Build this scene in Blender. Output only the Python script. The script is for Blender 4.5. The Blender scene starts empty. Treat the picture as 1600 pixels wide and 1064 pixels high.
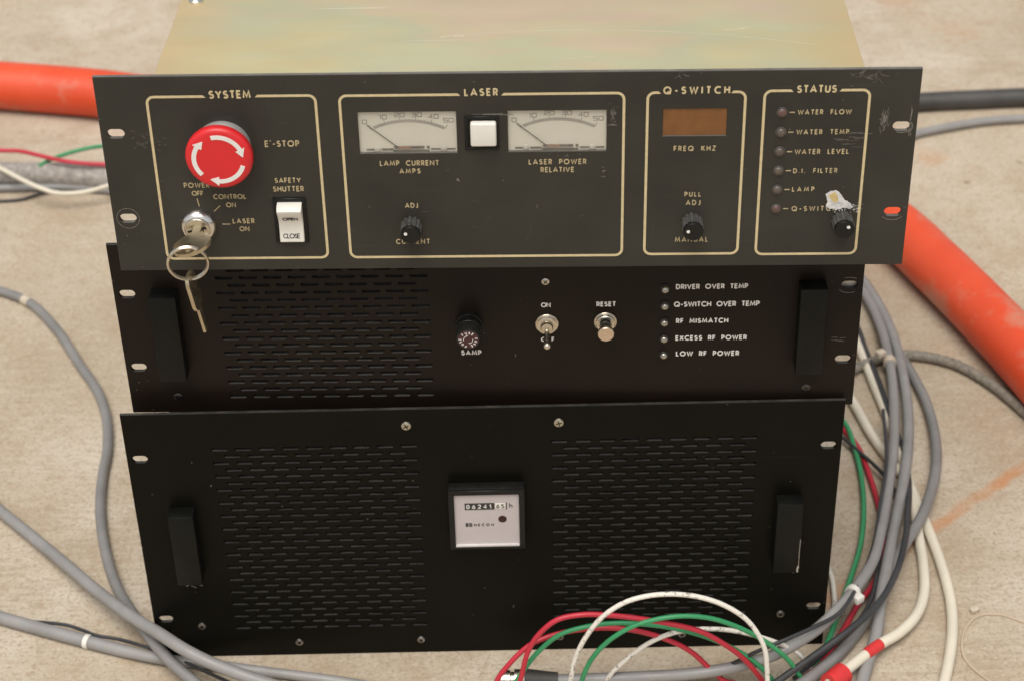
import bpy, bmesh, math, random
from mathutils import Vector, Matrix, Euler
random.seed(7)
R = math.radians
MM = 0.001
scene = bpy.context.scene
col = scene.collection

# ------------------------------------------------------------------ camera
cam_data = bpy.data.cameras.new('camera')
cam = bpy.data.objects.new('camera', cam_data)
col.objects.link(cam)
cam.matrix_world = (Matrix.Translation(Vector((25.4046, -1054.3426, 1000.6636)) * MM)
                    @ Matrix.Rotation(0.0045014, 4, 'Z')
                    @ Matrix.Rotation(math.pi / 2 - 0.6036186, 4, 'X')
                    @ Matrix.Rotation(-0.0235211, 4, 'Z'))
cam_data.sensor_fit = 'HORIZONTAL'
cam_data.sensor_width = 36.0
cam_data.lens = 3079.6166 * 36.0 / 1600.0
cam_data.clip_start = 0.02
cam_data.clip_end = 60.0
cam_data.dof.use_dof = True
cam_data.dof.focus_distance = 1.24
cam_data.dof.aperture_fstop = 11.0
scene.camera = cam

# ------------------------------------------------------------------ world, sun, exposure
SUN_EL, SUN_AZ = R(68), R(194)      # azimuth measured from +Y towards +X: the light comes from behind the camera, a little left
world = bpy.data.worlds.new('World')
scene.world = world
world.use_nodes = True
wn = world.node_tree.nodes
wl = world.node_tree.links
bg = wn['Background']
sky = wn.new('ShaderNodeTexSky')
sky.sky_type = 'NISHITA'
sky.sun_disc = False
sky.sun_elevation = SUN_EL
sky.sun_rotation = SUN_AZ
sky.air_density = 1.0
sky.dust_density = 3.0
hs = wn.new('ShaderNodeHueSaturation')
hs.inputs['Saturation'].default_value = 0.16
wl.new(sky.outputs[0], hs.inputs['Color'])
wl.new(hs.outputs[0], bg.inputs['Color'])
bg.inputs['Strength'].default_value = 0.08
sd = bpy.data.lights.new('sun', 'SUN')
sd.energy = 1.3
sd.angle = R(42)
sd.color = (1.0, 0.95, 0.88)
sun = bpy.data.objects.new('sun', sd)
col.objects.link(sun)
_dir = Vector((math.cos(SUN_EL) * math.sin(SUN_AZ), math.cos(SUN_EL) * math.cos(SUN_AZ), math.sin(SUN_EL)))
sun.rotation_euler = _dir.to_track_quat('Z', 'Y').to_euler()
sun.location = _dir * 3
scene.view_settings.view_transform = 'Standard'
scene.view_settings.look = 'None'
scene.view_settings.exposure = 0.85
scene.view_settings.gamma = 1.0
scene.view_settings.use_curve_mapping = False
scene.render.engine = 'CYCLES'
scene.cycles.use_denoising = True
scene.cycles.max_bounces = 8

# ------------------------------------------------------------------ materials
MATS = {}


def new_mat(name):
    m = bpy.data.materials.new(name)
    m.use_nodes = True
    nt = m.node_tree
    return m, nt.nodes, nt.links, nt.nodes['Principled BSDF']


def coords(n, l, scale=(1, 1, 1), src='Object'):
    tc = n.new('ShaderNodeTexCoord')
    mp = n.new('ShaderNodeMapping')
    mp.inputs['Scale'].default_value = scale
    l.new(tc.outputs[src], mp.inputs['Vector'])
    return mp.outputs['Vector']


def noise(n, l, vec, scale, detail=4, rough=0.6):
    t = n.new('ShaderNodeTexNoise')
    t.inputs['Scale'].default_value = scale
    t.inputs['Detail'].default_value = detail
    t.inputs['Roughness'].default_value = rough
    l.new(vec, t.inputs['Vector'])
    return t.outputs['Fac']


def ramp(n, l, fac, stops):
    r = n.new('ShaderNodeValToRGB')
    e = r.color_ramp.elements
    while len(e) < len(stops):
        e.new(0.5)
    for k, (p, c) in enumerate(stops):
        e[k].position = p
        e[k].color = (c, c, c, 1) if not isinstance(c, tuple) else (c[0], c[1], c[2], 1)
    l.new(fac, r.inputs['Fac'])
    return r.outputs['Color']


def mix(n, l, fac, a, b, mode='MIX'):
    m = n.new('ShaderNodeMix')
    m.data_type = 'RGBA'
    m.blend_type = mode
    for key, v in ((0, fac), (6, a), (7, b)):
        if isinstance(v, (int, float)):
            m.inputs[key].default_value = v
        elif isinstance(v, tuple):
            m.inputs[key].default_value = (v[0], v[1], v[2], 1)
        else:
            l.new(v, m.inputs[key])
    return m.outputs[2]


def math_node(n, l, op, a, b=None):
    m = n.new('ShaderNodeMath')
    m.operation = op
    for k, v in ((0, a), (1, b)):
        if v is None:
            continue
        if isinstance(v, (int, float)):
            m.inputs[k].default_value = v
        else:
            l.new(v, m.inputs[k])
    return m.outputs[0]


def bump(n, l, height, strength, dist=0.001):
    b = n.new('ShaderNodeBump')
    b.inputs['Strength'].default_value = strength
    b.inputs['Distance'].default_value = dist
    l.new(height, b.inputs['Height'])
    return b.outputs['Normal']


def mat(name, color, rough=0.5, metal=0.0, var=0.12, vscale=60, bumps=0.0, bscale=900, spec=0.5, coat=0.0, rvar=0.1):
    """general surface: base colour broken up by two noises, roughness variation and a fine bump"""
    if name in MATS:
        return MATS[name]
    m, n, l, p = new_mat(name)
    v = coords(n, l)
    f = noise(n, l, v, vscale)
    lo = tuple(c * (1 - var) for c in color)
    hi = tuple(min(1, c * (1 + var)) for c in color)
    l.new(ramp(n, l, f, [(0.3, lo), (0.7, hi)]), p.inputs['Base Color'])
    f2 = noise(n, l, v, vscale * 2.3)
    l.new(ramp(n, l, f2, [(0.3, max(0.02, rough - rvar)), (0.7, min(1, rough + rvar))]), p.inputs['Roughness'])
    p.inputs['Metallic'].default_value = metal
    p.inputs['Specular IOR Level'].default_value = spec
    p.inputs['Coat Weight'].default_value = coat
    if bumps:
        l.new(bump(n, l, noise(n, l, v, bscale, 3), bumps, 0.0004), p.inputs['Normal'])
    MATS[name] = m
    return m


def panel_mat(name, color, rough, dust, scr_col, scr_amt, spec=0.5):
    """painted sheet metal: fine grain, handling smears, dust specks and hairline scratches"""
    m, n, l, p = new_mat(name)
    v = coords(n, l)
    f = noise(n, l, v, 14, 5)
    base = ramp(n, l, f, [(0.3, tuple(c * 0.80 for c in color)), (0.72, tuple(c * 1.24 for c in color))])
    # hairline scratches: strongly stretched noise in two directions
    tot = None
    for (sx, sz, ang, th) in ((9, 520, 8, 0.70), (420, 11, 6, 0.72), (30, 700, -35, 0.74)):
        tc = n.new('ShaderNodeTexCoord')
        mp = n.new('ShaderNodeMapping')
        mp.inputs['Scale'].default_value = (sx, 1, sz)
        mp.inputs['Rotation'].default_value = (0, R(ang), 0)
        l.new(tc.outputs['Object'], mp.inputs['Vector'])
        s = ramp(n, l, noise(n, l, mp.outputs['Vector'], 1.0, 2, 0.5), [(th, 0.0), (th + 0.05, 1.0)])
        tot = s if tot is None else mix(n, l, 1.0, tot, s, 'ADD')
    gate = ramp(n, l, noise(n, l, v, 22, 2), [(0.5, 0.0), (0.72, 1.0)])
    sfac = mix(n, l, 1.0, tot, gate, 'MULTIPLY')
    sfac = mix(n, l, 1.0, sfac, (scr_amt,) * 3, 'MULTIPLY')
    c1 = mix(n, l, sfac, base, scr_col)
    # dust specks
    vo = n.new('ShaderNodeTexVoronoi')
    vo.inputs['Scale'].default_value = 190
    l.new(v, vo.inputs['Vector'])
    sp = ramp(n, l, vo.outputs['Distance'], [(0.05, 1.0), (0.085, 0.0)])
    keep = ramp(n, l, noise(n, l, v, 60, 2), [(0.58, 0.0), (0.64, 1.0)])
    spk = mix(n, l, 1.0, mix(n, l, 1.0, sp, keep, 'MULTIPLY'), (dust,) * 3, 'MULTIPLY')
    c2 = mix(n, l, spk, c1, (0.35, 0.32, 0.27))
    l.new(c2, p.inputs['Base Color'])
    l.new(ramp(n, l, noise(n, l, v, 9, 5), [(0.3, rough - 0.07), (0.7, rough + 0.09)]), p.inputs['Roughness'])
    p.inputs['Specular IOR Level'].default_value = spec
    l.new(bump(n, l, noise(n, l, v, 1100, 2), 0.12, 0.0003), p.inputs['Normal'])
    MATS[name] = m
    return m


OLIVE = panel_mat('olive_grey_panel_paint', (0.0325, 0.0300, 0.0232), 0.52, 0.5, (0.17, 0.16, 0.135), 0.35, 0.30)
BLACK = panel_mat('black_panel_paint', (0.0095, 0.0060, 0.0040), 0.38, 0.6, (0.05, 0.045, 0.04), 0.25, 0.20)
BLACK2 = panel_mat('dusty_black_panel_paint', (0.0030, 0.0027, 0.0015), 0.40, 0.6, (0.05, 0.045, 0.04), 0.25, 0.135)
LIT_DUSTY_EDGE = mat('lit_dusty_sheet_edge', (0.038, 0.035, 0.029), 0.55, var=0.7, vscale=45, spec=0.3)  # slot lips and upper edges: caught light put into the colour, plus dust
OLIVE_EDGE = mat('lit_olive_sheet_edge', (0.13, 0.12, 0.10), 0.5, var=0.3, vscale=90)  # paler than the panel, standing in for light along its upward edges
CREAM_TEXT = mat('faded_cream_print', (0.46, 0.365, 0.205), 0.6, var=0.22, vscale=160)
CREAM = mat('cream_screen_print', (0.58, 0.47, 0.27), 0.6, var=0.10, vscale=300)
WHITE_INK = mat('white_screen_print', (0.74, 0.72, 0.68), 0.6, var=0.06, vscale=300)
DARK_INK = mat('dark_ink', (0.03, 0.028, 0.026), 0.6)
GREY_INK = mat('grey_scale_ink', (0.235, 0.215, 0.195), 0.6)
PALE_INK = mat('pale_grey_scale_ink', (0.36, 0.335, 0.30), 0.6)
RED_PLASTIC = mat('red_button_plastic', (0.62, 0.018, 0.022), 0.38, var=0.08, vscale=40, bumps=0.05)
WHITE_PLASTIC = mat('white_plastic', (0.72, 0.69, 0.62), 0.42, var=0.05, vscale=50)
IVORY_FACE = mat('ivory_meter_face', (0.63, 0.60, 0.52), 0.6, var=0.04, vscale=40)
GREY_FACE = mat('pale_grey_counter_face', (0.50, 0.45, 0.44), 0.5, var=0.04, vscale=60)
CHROME = mat('chromed_metal', (0.72, 0.69, 0.64), 0.20, 1.0, var=0.06, vscale=120)
NICKEL = mat('nickel_plate', (0.66, 0.60, 0.50), 0.27, 1.0, var=0.10, vscale=200)
BRASS_KEY = mat('worn_nickel_silver', (0.55, 0.47, 0.33), 0.36, 1.0, var=0.12, vscale=150, bumps=0.03, bscale=500)
STEEL = mat('zinc_screw_steel', (0.58, 0.54, 0.46), 0.36, 1.0, var=0.12, vscale=300)
DULL_STEEL = mat('dull_socket_screw_steel', (0.36, 0.34, 0.32), 0.32, 1.0, var=0.2, vscale=300)
BLACK_STEEL = mat('blackened_screw_steel', (0.10, 0.095, 0.09), 0.35, 1.0, var=0.2, vscale=300)
BLACK_PLASTIC = mat('black_plastic', (0.009, 0.009, 0.008), 0.34, var=0.2, vscale=80, spec=0.28)
KNOB_SIDE = mat('lit_knob_plastic', (0.062, 0.060, 0.055), 0.42, var=0.4, vscale=200, spec=0.4)  # paler than the cap: light on the ribs is painted into this colour
FUSE_SIDE = mat('ribbed_fuse_plastic', (0.016, 0.016, 0.014), 0.38, var=0.3, vscale=200, spec=0.3)
HANDLE = mat('black_handle_paint', (0.0050, 0.0054, 0.0044), 0.38, var=0.25, vscale=60, bumps=0.06, spec=0.2)
MAROON = mat('maroon_fuse_cap', (0.05, 0.014, 0.016), 0.35, var=0.15)
AMBER = mat('amber_display_filter', (0.185, 0.077, 0.022), 0.36, var=0.20, vscale=70)
LAMP_DULL = mat('unlit_lamp_lens', (0.105, 0.083, 0.066), 0.28, var=0.2, vscale=120)
LAMP_RED = mat('unlit_reddish_lamp_lens', (0.12, 0.070, 0.060), 0.28, var=0.2, vscale=120)
LED_CLEAR = mat('clear_led_lens', (0.40, 0.38, 0.34), 0.08, 0.9, var=0.2, vscale=500)
DARK_METAL = mat('dark_chassis_steel', (0.035, 0.033, 0.030), 0.5, 0.3, var=0.2, vscale=30)
PAPER = mat('torn_paper', (0.58, 0.57, 0.545), 0.85, var=0.32, vscale=260, bumps=0.6, bscale=700)
GLUE = mat('yellowed_adhesive', (0.56, 0.42, 0.18), 0.7, var=0.2, vscale=300)
BARE = mat('bare_scratched_metal', (0.20, 0.19, 0.165), 0.5, 0.2, var=0.4, vscale=500)
GREY_PVC = mat('grey_cable_sheath', (0.252, 0.241, 0.229), 0.46, var=0.13, vscale=35, bumps=0.10, bscale=260)
SLEEVE = mat('dusty_braided_sleeve', (0.29, 0.262, 0.232), 0.75, var=0.38, vscale=170, bumps=0.5, bscale=420)
GREY_PVC2 = mat('darker_grey_cable_sheath', (0.205, 0.196, 0.186), 0.46, var=0.15, vscale=35, bumps=0.10, bscale=260)
CREAM_PVC = mat('cream_cable_sheath', (0.66, 0.60, 0.48), 0.45, var=0.07, vscale=30, bumps=0.06, bscale=200)
BLACK_PVC = mat('black_cable_sheath', (0.030, 0.030, 0.031), 0.42, var=0.3, vscale=40, bumps=0.08, bscale=260)
DUSTY_BLACK = mat('dusty_black_rubber', (0.050, 0.046, 0.042), 0.55, var=0.45, vscale=14, bumps=0.15, bscale=200)
RED_WIRE = mat('red_wire_insulation', (0.46, 0.022, 0.040), 0.42, var=0.08, vscale=60)
GREEN_WIRE = mat('green_wire_insulation', (0.035, 0.27, 0.105), 0.42, var=0.10, vscale=60)
WHITE_TIE = mat('white_nylon', (0.68, 0.65, 0.58), 0.45, var=0.05)
BEIGE_TAPE = mat('beige_marker_tape', (0.52, 0.44, 0.34), 0.7, var=0.1, vscale=200)
RED_TAPE = mat('red_tape', (0.58, 0.030, 0.030), 0.42, var=0.08, vscale=80)
TAN_THREAD = mat('tan_monofilament', (0.50, 0.40, 0.29), 0.45)


def white_wire_mat():
    m, n, l, p = new_mat('white_wire_with_print')
    v = coords(n, l)
    f = noise(n, l, v, 330, 3, 0.7)
    g = noise(n, l, v, 28, 2)
    dash = mix(n, l, 1.0, ramp(n, l, f, [(0.54, 0.0), (0.60, 1.0)]), ramp(n, l, g, [(0.38, 0.0), (0.5, 1.0)]), 'MULTIPLY')
    l.new(mix(n, l, dash, (0.70, 0.66, 0.58), (0.30, 0.265, 0.23)), p.inputs['Base Color'])
    p.inputs['Roughness'].default_value = 0.45
    return m


WHITE_WIRE = white_wire_mat()


def hose_mat():
    m, n, l, p = new_mat('orange_rubber_hose')
    v = coords(n, l)
    base = ramp(n, l, noise(n, l, v, 9, 4), [(0.3, (0.61, 0.056, 0.013)), (0.7, (0.72, 0.085, 0.024))])
    dirt = ramp(n, l, noise(n, l, v, 13, 6, 0.68), [(0.54, 0.0), (0.70, 0.62)])
    l.new(mix(n, l, dirt, base, (0.44, 0.30, 0.20)), p.inputs['Base Color'])
    l.new(ramp(n, l, noise(n, l, v, 30, 4), [(0.3, 0.36), (0.7, 0.55)]), p.inputs['Roughness'])
    l.new(bump(n, l, noise(n, l, v, 120, 4), 0.18, 0.0012), p.inputs['Normal'])
    return m


def zinc_mat():
    """yellow-chromate zinc plate: blotchy iridescent bands of tan, green and pink"""
    m, n, l, p = new_mat('iridescent_zinc_chromate')
    v = coords(n, l, (1.0, 2.6, 1.0))
    f = noise(n, l, v, 5.5, 4, 0.55)
    c = ramp(n, l, f, [(0.26, (0.60, 0.48, 0.265)), (0.40, (0.60, 0.53, 0.31)), (0.50, (0.55, 0.53, 0.345)),
                       (0.58, (0.61, 0.515, 0.335)), (0.66, (0.63, 0.495, 0.355)), (0.78, (0.61, 0.53, 0.325))])
    tc = n.new('ShaderNodeTexCoord')
    sx = n.new('ShaderNodeSeparateXYZ')
    l.new(tc.outputs['Object'], sx.inputs[0])
    ax = math_node(n, l, 'ABSOLUTE', sx.outputs[0])
    ax = math_node(n, l, 'ADD', ax, math_node(n, l, 'MULTIPLY', noise(n, l, v, 9, 3), 0.05))
    edge = ramp(n, l, ax, [(0.185, 0.0), (0.235, 0.75)])
    c = mix(n, l, edge, c, (0.64, 0.47, 0.25))
    # straight hairline scratches
    mp = coords(n, l, (7, 330, 1))
    s = ramp(n, l, noise(n, l, mp, 1.0, 2), [(0.72, 0.0), (0.77, 0.5)])
    c = mix(n, l, s, c, (0.85, 0.82, 0.74))
    l.new(c, p.inputs['Base Color'])
    p.inputs['Metallic'].default_value = 0.55
    l.new(ramp(n, l, noise(n, l, v, 14, 4), [(0.3, 0.42), (0.7, 0.56)]), p.inputs['Roughness'])
    return m


def concrete_mat():
    m, n, l, p = new_mat('brushed_concrete')
    v = coords(n, l)
    big = noise(n, l, v, 3.4, 5, 0.6)
    mid = noise(n, l, v, 13, 6, 0.7)
    c = ramp(n, l, big, [(0.30, (0.375, 0.303, 0.220)), (0.50, (0.48, 0.407, 0.310)), (0.66, (0.56, 0.492, 0.398))])
    c = mix(n, l, ramp(n, l, mid, [(0.36, 0.62), (0.58, 0.0)]), c, (0.375, 0.280, 0.183))
    c = mix(n, l, ramp(n, l, noise(n, l, v, 34, 5, 0.7), [(0.56, 0.0), (0.74, 0.32)]), c, (0.59, 0.525, 0.43))
    # broom marks, running obliquely, only here and there
    tc = n.new('ShaderNodeTexCoord')
    mp = n.new('ShaderNodeMapping')
    mp.inputs['Rotation'].default_value = (0, 0, R(-34))
    mp.inputs['Scale'].default_value = (26, 190, 1)
    l.new(tc.outputs['Object'], mp.inputs['Vector'])
    br = noise(n, l, mp.outputs['Vector'], 1.0, 5, 0.7)
    where = ramp(n, l, noise(n, l, v, 5, 3), [(0.42, 0.15), (0.60, 1.0)])
    brm = mix(n, l, 1.0, ramp(n, l, br, [(0.40, 0.42), (0.56, 0.0)]), where, 'MULTIPLY')
    c = mix(n, l, brm, c, (0.32, 0.25, 0.18))
    c = mix(n, l, ramp(n, l, noise(n, l, v, 9, 4, 0.6), [(0.62, 0.0), (0.74, 0.28)]), c, (0.47, 0.33, 0.20))   # faint rusty blush
    # sand grain
    gr = noise(n, l, v, 330, 4, 0.8)
    c = mix(n, l, ramp(n, l, gr, [(0.36, 0.75), (0.49, 0.0)]), c, (0.255, 0.190, 0.125))
    gr2 = noise(n, l, v, 210, 3, 0.75)
    c = mix(n, l, ramp(n, l, gr2, [(0.56, 0.0), (0.68, 0.36)]), c, (0.64, 0.58, 0.49))
    gr3 = noise(n, l, v, 95, 3, 0.7)
    c = mix(n, l, ramp(n, l, gr3, [(0.34, 0.45), (0.46, 0.0)]), c, (0.33, 0.24, 0.155))
    # scattered dark spots
    vo = n.new('ShaderNodeTexVoronoi')
    vo.inputs['Scale'].default_value = 24
    l.new(v, vo.inputs['Vector'])
    wob = math_node(n, l, 'ADD', vo.outputs['Distance'], math_node(n, l, 'MULTIPLY', noise(n, l, v, 150, 3), 0.10))
    spot = ramp(n, l, wob, [(0.09, 0.8), (0.15, 0.0)])
    keep = ramp(n, l, noise(n, l, v, 7, 1), [(0.50, 0.0), (0.56, 1.0)])
    c = mix(n, l, mix(n, l, 1.0, spot, keep, 'MULTIPLY'), c, (0.20, 0.13, 0.085))
    # rust stains left by a bar: lines a -> b on the floor, broken up by noise
    ge = n.new('ShaderNodeNewGeometry')
    for (ax, ay, bx, by, wid, amt) in ((0.2455, 0.042, 0.80, 0.515, 0.0075, 0.8), (0.30, 0.93, 0.46, 0.70, 0.020, 0.30),
                                       (0.33, 1.30, 0.55, 0.98, 0.030, 0.28)):
        ln = math.hypot(bx - ax, by - ay)
        ux, uy = (bx - ax) / ln, (by - ay) / ln
        sub = n.new('ShaderNodeVectorMath')
        sub.operation = 'SUBTRACT'
        l.new(ge.outputs['Position'], sub.inputs[0])
        sub.inputs[1].default_value = (ax, ay, 0)
        d1 = n.new('ShaderNodeVectorMath')
        d1.operation = 'DOT_PRODUCT'
        l.new(sub.outputs[0], d1.inputs[0])
        d1.inputs[1].default_value = (ux, uy, 0)
        d2 = n.new('ShaderNodeVectorMath')
        d2.operation = 'DOT_PRODUCT'
        l.new(sub.outputs[0], d2.inputs[0])
        d2.inputs[1].default_value = (-uy, ux, 0)
        wobble = math_node(n, l, 'MULTIPLY', math_node(n, l, 'SUBTRACT', noise(n, l, v, 40, 5), 0.5), wid * 1.6)
        dist = math_node(n, l, 'ABSOLUTE', math_node(n, l, 'ADD', d2.outputs['Value'], wobble))
        across = ramp(n, l, math_node(n, l, 'DIVIDE', dist, wid), [(0.35, 1.0), (1.0, 0.0)])
        inside = math_node(n, l, 'MULTIPLY',
                           math_node(n, l, 'GREATER_THAN', d1.outputs['Value'], 0.0),
                           math_node(n, l, 'LESS_THAN', d1.outputs['Value'], ln))
        patch = ramp(n, l, noise(n, l, v, 8, 4), [(0.40, 0.15), (0.60, 1.0)])
        st = math_node(n, l, 'MULTIPLY', math_node(n, l, 'MULTIPLY', across, inside), math_node(n, l, 'MULTIPLY', patch, amt))
        c = mix(n, l, st, c, (0.46, 0.185, 0.055))
    l.new(c, p.inputs['Base Color'])
    p.inputs['Roughness'].default_value = 0.85
    p.inputs['Specular IOR Level'].default_value = 0.3
    h = mix(n, l, 0.5, gr, br)
    l.new(bump(n, l, h, 0.35, 0.0015), p.inputs['Normal'])
    return m


HOSE = hose_mat()
ZINC = zinc_mat()
CONCRETE = concrete_mat()


def glass_mat():
    m, n, l, p = new_mat('clear_meter_window')
    n.remove(p)
    out = n['Material Output']
    tr = n.new('ShaderNodeBsdfTransparent')
    tr.inputs['Color'].default_value = (0.95, 0.95, 0.93, 1)
    gl = n.new('ShaderNodeBsdfGlossy')
    gl.inputs['Roughness'].default_value = 0.06
    mx = n.new('ShaderNodeMixShader')
    mx.inputs[0].default_value = 0.08
    l.new(tr.outputs[0], mx.inputs[1])
    l.new(gl.outputs[0], mx.inputs[2])
    l.new(mx.outputs[0], out.inputs['Surface'])
    return m


GLASS = glass_mat()

# ------------------------------------------------------------------ geometry helpers (millimetres in, metres out)


def empty(name, label, cat, matrix=None, group=None):
    o = bpy.data.objects.new(name, None)
    o.empty_display_size = 0.05
    col.objects.link(o)
    if matrix is not None:
        o.matrix_world = matrix
    o['label'] = label
    o['category'] = cat
    if group:
        o['group'] = group
    return o


def tag(o, label, cat, group=None):
    o['label'] = label
    o['category'] = cat
    if group:
        o['group'] = group
    return o


class MB:
    """collects shapes given in millimetres; build() links them as one mesh object"""

    def __init__(self):
        self.v, self.f, self.s = [], [], []

    def add(self, verts, faces, smooth=False, M=None):
        b = len(self.v)
        for p in verts:
            p = Vector(p)
            self.v.append(M @ p if M is not None else p)
        for f in faces:
            self.f.append([b + i for i in f])
            self.s.append(smooth)
        return self

    def bm(self, bm, smooth=False, M=None):
        bm.verts.ensure_lookup_table()
        self.add([v.co.copy() for v in bm.verts], [[v.index for v in f.verts] for f in bm.faces], smooth, M)
        bm.free()
        return self

    def box(self, x0, x1, y0, y1, z0, z1, bev=0.0, seg=2, M=None):
        bm = bmesh.new()
        bmesh.ops.create_cube(bm, size=1.0)
        for v in bm.verts:
            v.co = Vector((x0 + (v.co.x + .5) * (x1 - x0), y0 + (v.co.y + .5) * (y1 - y0), z0 + (v.co.z + .5) * (z1 - z0)))
        if bev:
            bmesh.ops.bevel(bm, geom=list(bm.edges), offset=bev, segments=seg, profile=0.5, affect='EDGES')
        bm.normal_update()
        return self.bm(bm, False, M)

    def lathe(self, prof, n=32, M=None, smooth=True, rfun=None):
        """prof: (radius, height) pairs; axis +Z of M"""
        v, f = [], []
        for (r, h) in prof:
            for k in range(n):
                a = 2 * math.pi * k / n
                rr = r * (rfun(k) if rfun else 1)
                v.append((rr * math.cos(a), rr * math.sin(a), h))
        for i in range(len(prof) - 1):
            for k in range(n):
                k2 = (k + 1) % n
                f.append((i * n + k, i * n + k2, (i + 1) * n + k2, (i + 1) * n + k))
        f.append(tuple(range(n - 1, -1, -1)))
        f.append(tuple((len(prof) - 1) * n + k for k in range(n)))
        self.add(v, f, smooth, M)
        return self

    def ribbon(self, pts, w, d, M, closed=False, base=-0.05):
        """flat raised stroke in the XY plane of M (height along +Z)"""
        pts = [Vector((p[0], p[1])) for p in pts]
        n = len(pts)
        v, f = [], []
        for i in range(n):
            if closed:
                a, b = pts[i - 1], pts[(i + 1) % n]
                t1, t2 = (pts[i] - a), (b - pts[i])
            else:
                t1 = pts[i] - pts[i - 1] if i else pts[1] - pts[0]
                t2 = pts[i + 1] - pts[i] if i < n - 1 else pts[n - 1] - pts[n - 2]
            t1.normalize()
            t2.normalize()
            t = t1 + t2
            if t.length < 1e-6:
                t = t1.copy()
            t.normalize()
            nn = Vector((-t.y, t.x))
            k = min(1.8, 1 / max(0.35, abs(t.dot(t1))))
            o = nn * (w / 2 * k)
            p = pts[i]
            v += [(p.x - o.x, p.y - o.y, base), (p.x - o.x, p.y - o.y, d), (p.x + o.x, p.y + o.y, d), (p.x + o.x, p.y + o.y, base)]
        m = n if closed else n - 1
        for i in range(m):
            j = (i + 1) % n
            for q in range(3):
                f.append((i * 4 + q, i * 4 + q + 1, j * 4 + q + 1, j * 4 + q))
        if not closed:
            f.append((3, 2, 1, 0))
            e = (n - 1) * 4
            f.append((e, e + 1, e + 2, e + 3))
        # make the top face point outwards
        return self.add(v, [tuple(reversed(q)) for q in f], False, M)

    def tube(self, pts, r, n=12, smooth=True, sub=8, caps=True, rfun=None, spline=True, wob=0.0):
        P = catmull(pts, sub) if spline else [Vector(p) for p in pts]
        if wob:                            # small irregular bends, as in a cable that has been coiled before
            rnd = random.Random(len(pts) * 131 + int(abs(pts[0][0]) * 7))
            ph = [[(rnd.uniform(0, 6.28), rnd.uniform(22, 75)) for _ in range(3)] for _ in range(2)]
            d = 0.0
            Q = [P[0].copy()]
            for i in range(1, len(P)):
                d += (P[i] - P[i - 1]).length
                ox, oz = [sum(math.sin(d / lam + f) for f, lam in c) / 3 * wob for c in ph]
                Q.append(P[i] + Vector((ox, ox * 0.6, abs(oz) * 0.4)))
            P = Q
        v, f = [], []
        t = (P[1] - P[0]).normalized()
        up = Vector((0, 0, 1)) if abs(t.z) < 0.9 else Vector((1, 0, 0))
        nrm = t.cross(up).normalized()
        s = 0.0
        for i, p in enumerate(P):
            t2 = (P[min(i + 1, len(P) - 1)] - P[max(i - 1, 0)]).normalized()
            q = t.rotation_difference(t2)
            nrm = q @ nrm
            nrm = (nrm - t2 * nrm.dot(t2)).normalized()
            bi = t2.cross(nrm)
            t = t2
            if i:
                s += (p - P[i - 1]).length
            for k in range(n):
                a = 2 * math.pi * k / n
                rr = rfun(s, a) if rfun else r
                v.append(p + nrm * (rr * math.cos(a)) + bi * (rr * math.sin(a)))
        for i in range(len(P) - 1):
            for k in range(n):
                k2 = (k + 1) % n
                f.append((i * n + k, i * n + k2, (i + 1) * n + k2, (i + 1) * n + k))
        if caps:
            f.append(tuple(range(n - 1, -1, -1)))
            f.append(tuple((len(P) - 1) * n + k for k in range(n)))
        return self.add(v, f, smooth)

    def build(self, name, material, parent=None, M=None):
        me = bpy.data.meshes.new(name)
        me.from_pydata([tuple(p * MM) for p in self.v], [], self.f)
        me.polygons.foreach_set('use_smooth', self.s)
        me.materials.append(material)
        me.update()
        bm = bmesh.new()
        bm.from_mesh(me)
        bmesh.ops.recalc_face_normals(bm, faces=bm.faces)
        bm.to_mesh(me)
        bm.free()
        try:
            me.set_sharp_from_angle(angle=R(38))
        except Exception:
            pass
        o = bpy.data.objects.new(name, me)
        col.objects.link(o)
        if parent is not None:
            o.parent = parent
        return o


def catmull(pts, sub=8):
    P = [Vector(p) for p in pts]
    if len(P) < 3:
        return P
    P = [P[0] * 2 - P[1]] + P + [P[-1] * 2 - P[-2]]
    out = []
    for i in range(1, len(P) - 2):
        p0, p1, p2, p3 = P[i - 1], P[i], P[i + 1], P[i + 2]
        # centripetal parametrisation keeps the curve from overshooting
        t0 = 0.0
        t1 = t0 + max(1e-4, (p1 - p0).length) ** 0.5
        t2 = t1 + max(1e-4, (p2 - p1).length) ** 0.5
        t3 = t2 + max(1e-4, (p3 - p2).length) ** 0.5
        for k in range(sub):
            t = t1 + (t2 - t1) * k / sub
            a1 = p0 * ((t1 - t) / (t1 - t0)) + p1 * ((t - t0) / (t1 - t0))
            a2 = p1 * ((t2 - t) / (t2 - t1)) + p2 * ((t - t1) / (t2 - t1))
            a3 = p2 * ((t3 - t) / (t3 - t2)) + p3 * ((t - t2) / (t3 - t2))
            b1 = a1 * ((t2 - t) / (t2 - t0)) + a2 * ((t - t0) / (t2 - t0))
            b2 = a2 * ((t3 - t) / (t3 - t1)) + a3 * ((t - t1) / (t3 - t1))
            out.append(b1 * ((t2 - t) / (t2 - t1)) + b2 * ((t - t1) / (t2 - t1)))
    out.append(P[-2])
    return out


def rrect(x0, x1, y0, y1, r, n=5):
    pts = []
    for (cx, cy, a0) in ((x1 - r, y1 - r, 0), (x0 + r, y1 - r, 90), (x0 + r, y0 + r, 180), (x1 - r, y0 + r, 270)):
        for k in range(n + 1):
            a = R(a0 + 90 * k / n)
            pts.append((cx + r * math.cos(a), cy + r * math.sin(a)))
    return pts


def circle(cx, cy, r, n=24):
    return [(cx + r * math.cos(2 * math.pi * k / n), cy + r * math.sin(2 * math.pi * k / n)) for k in range(n)]


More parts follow.
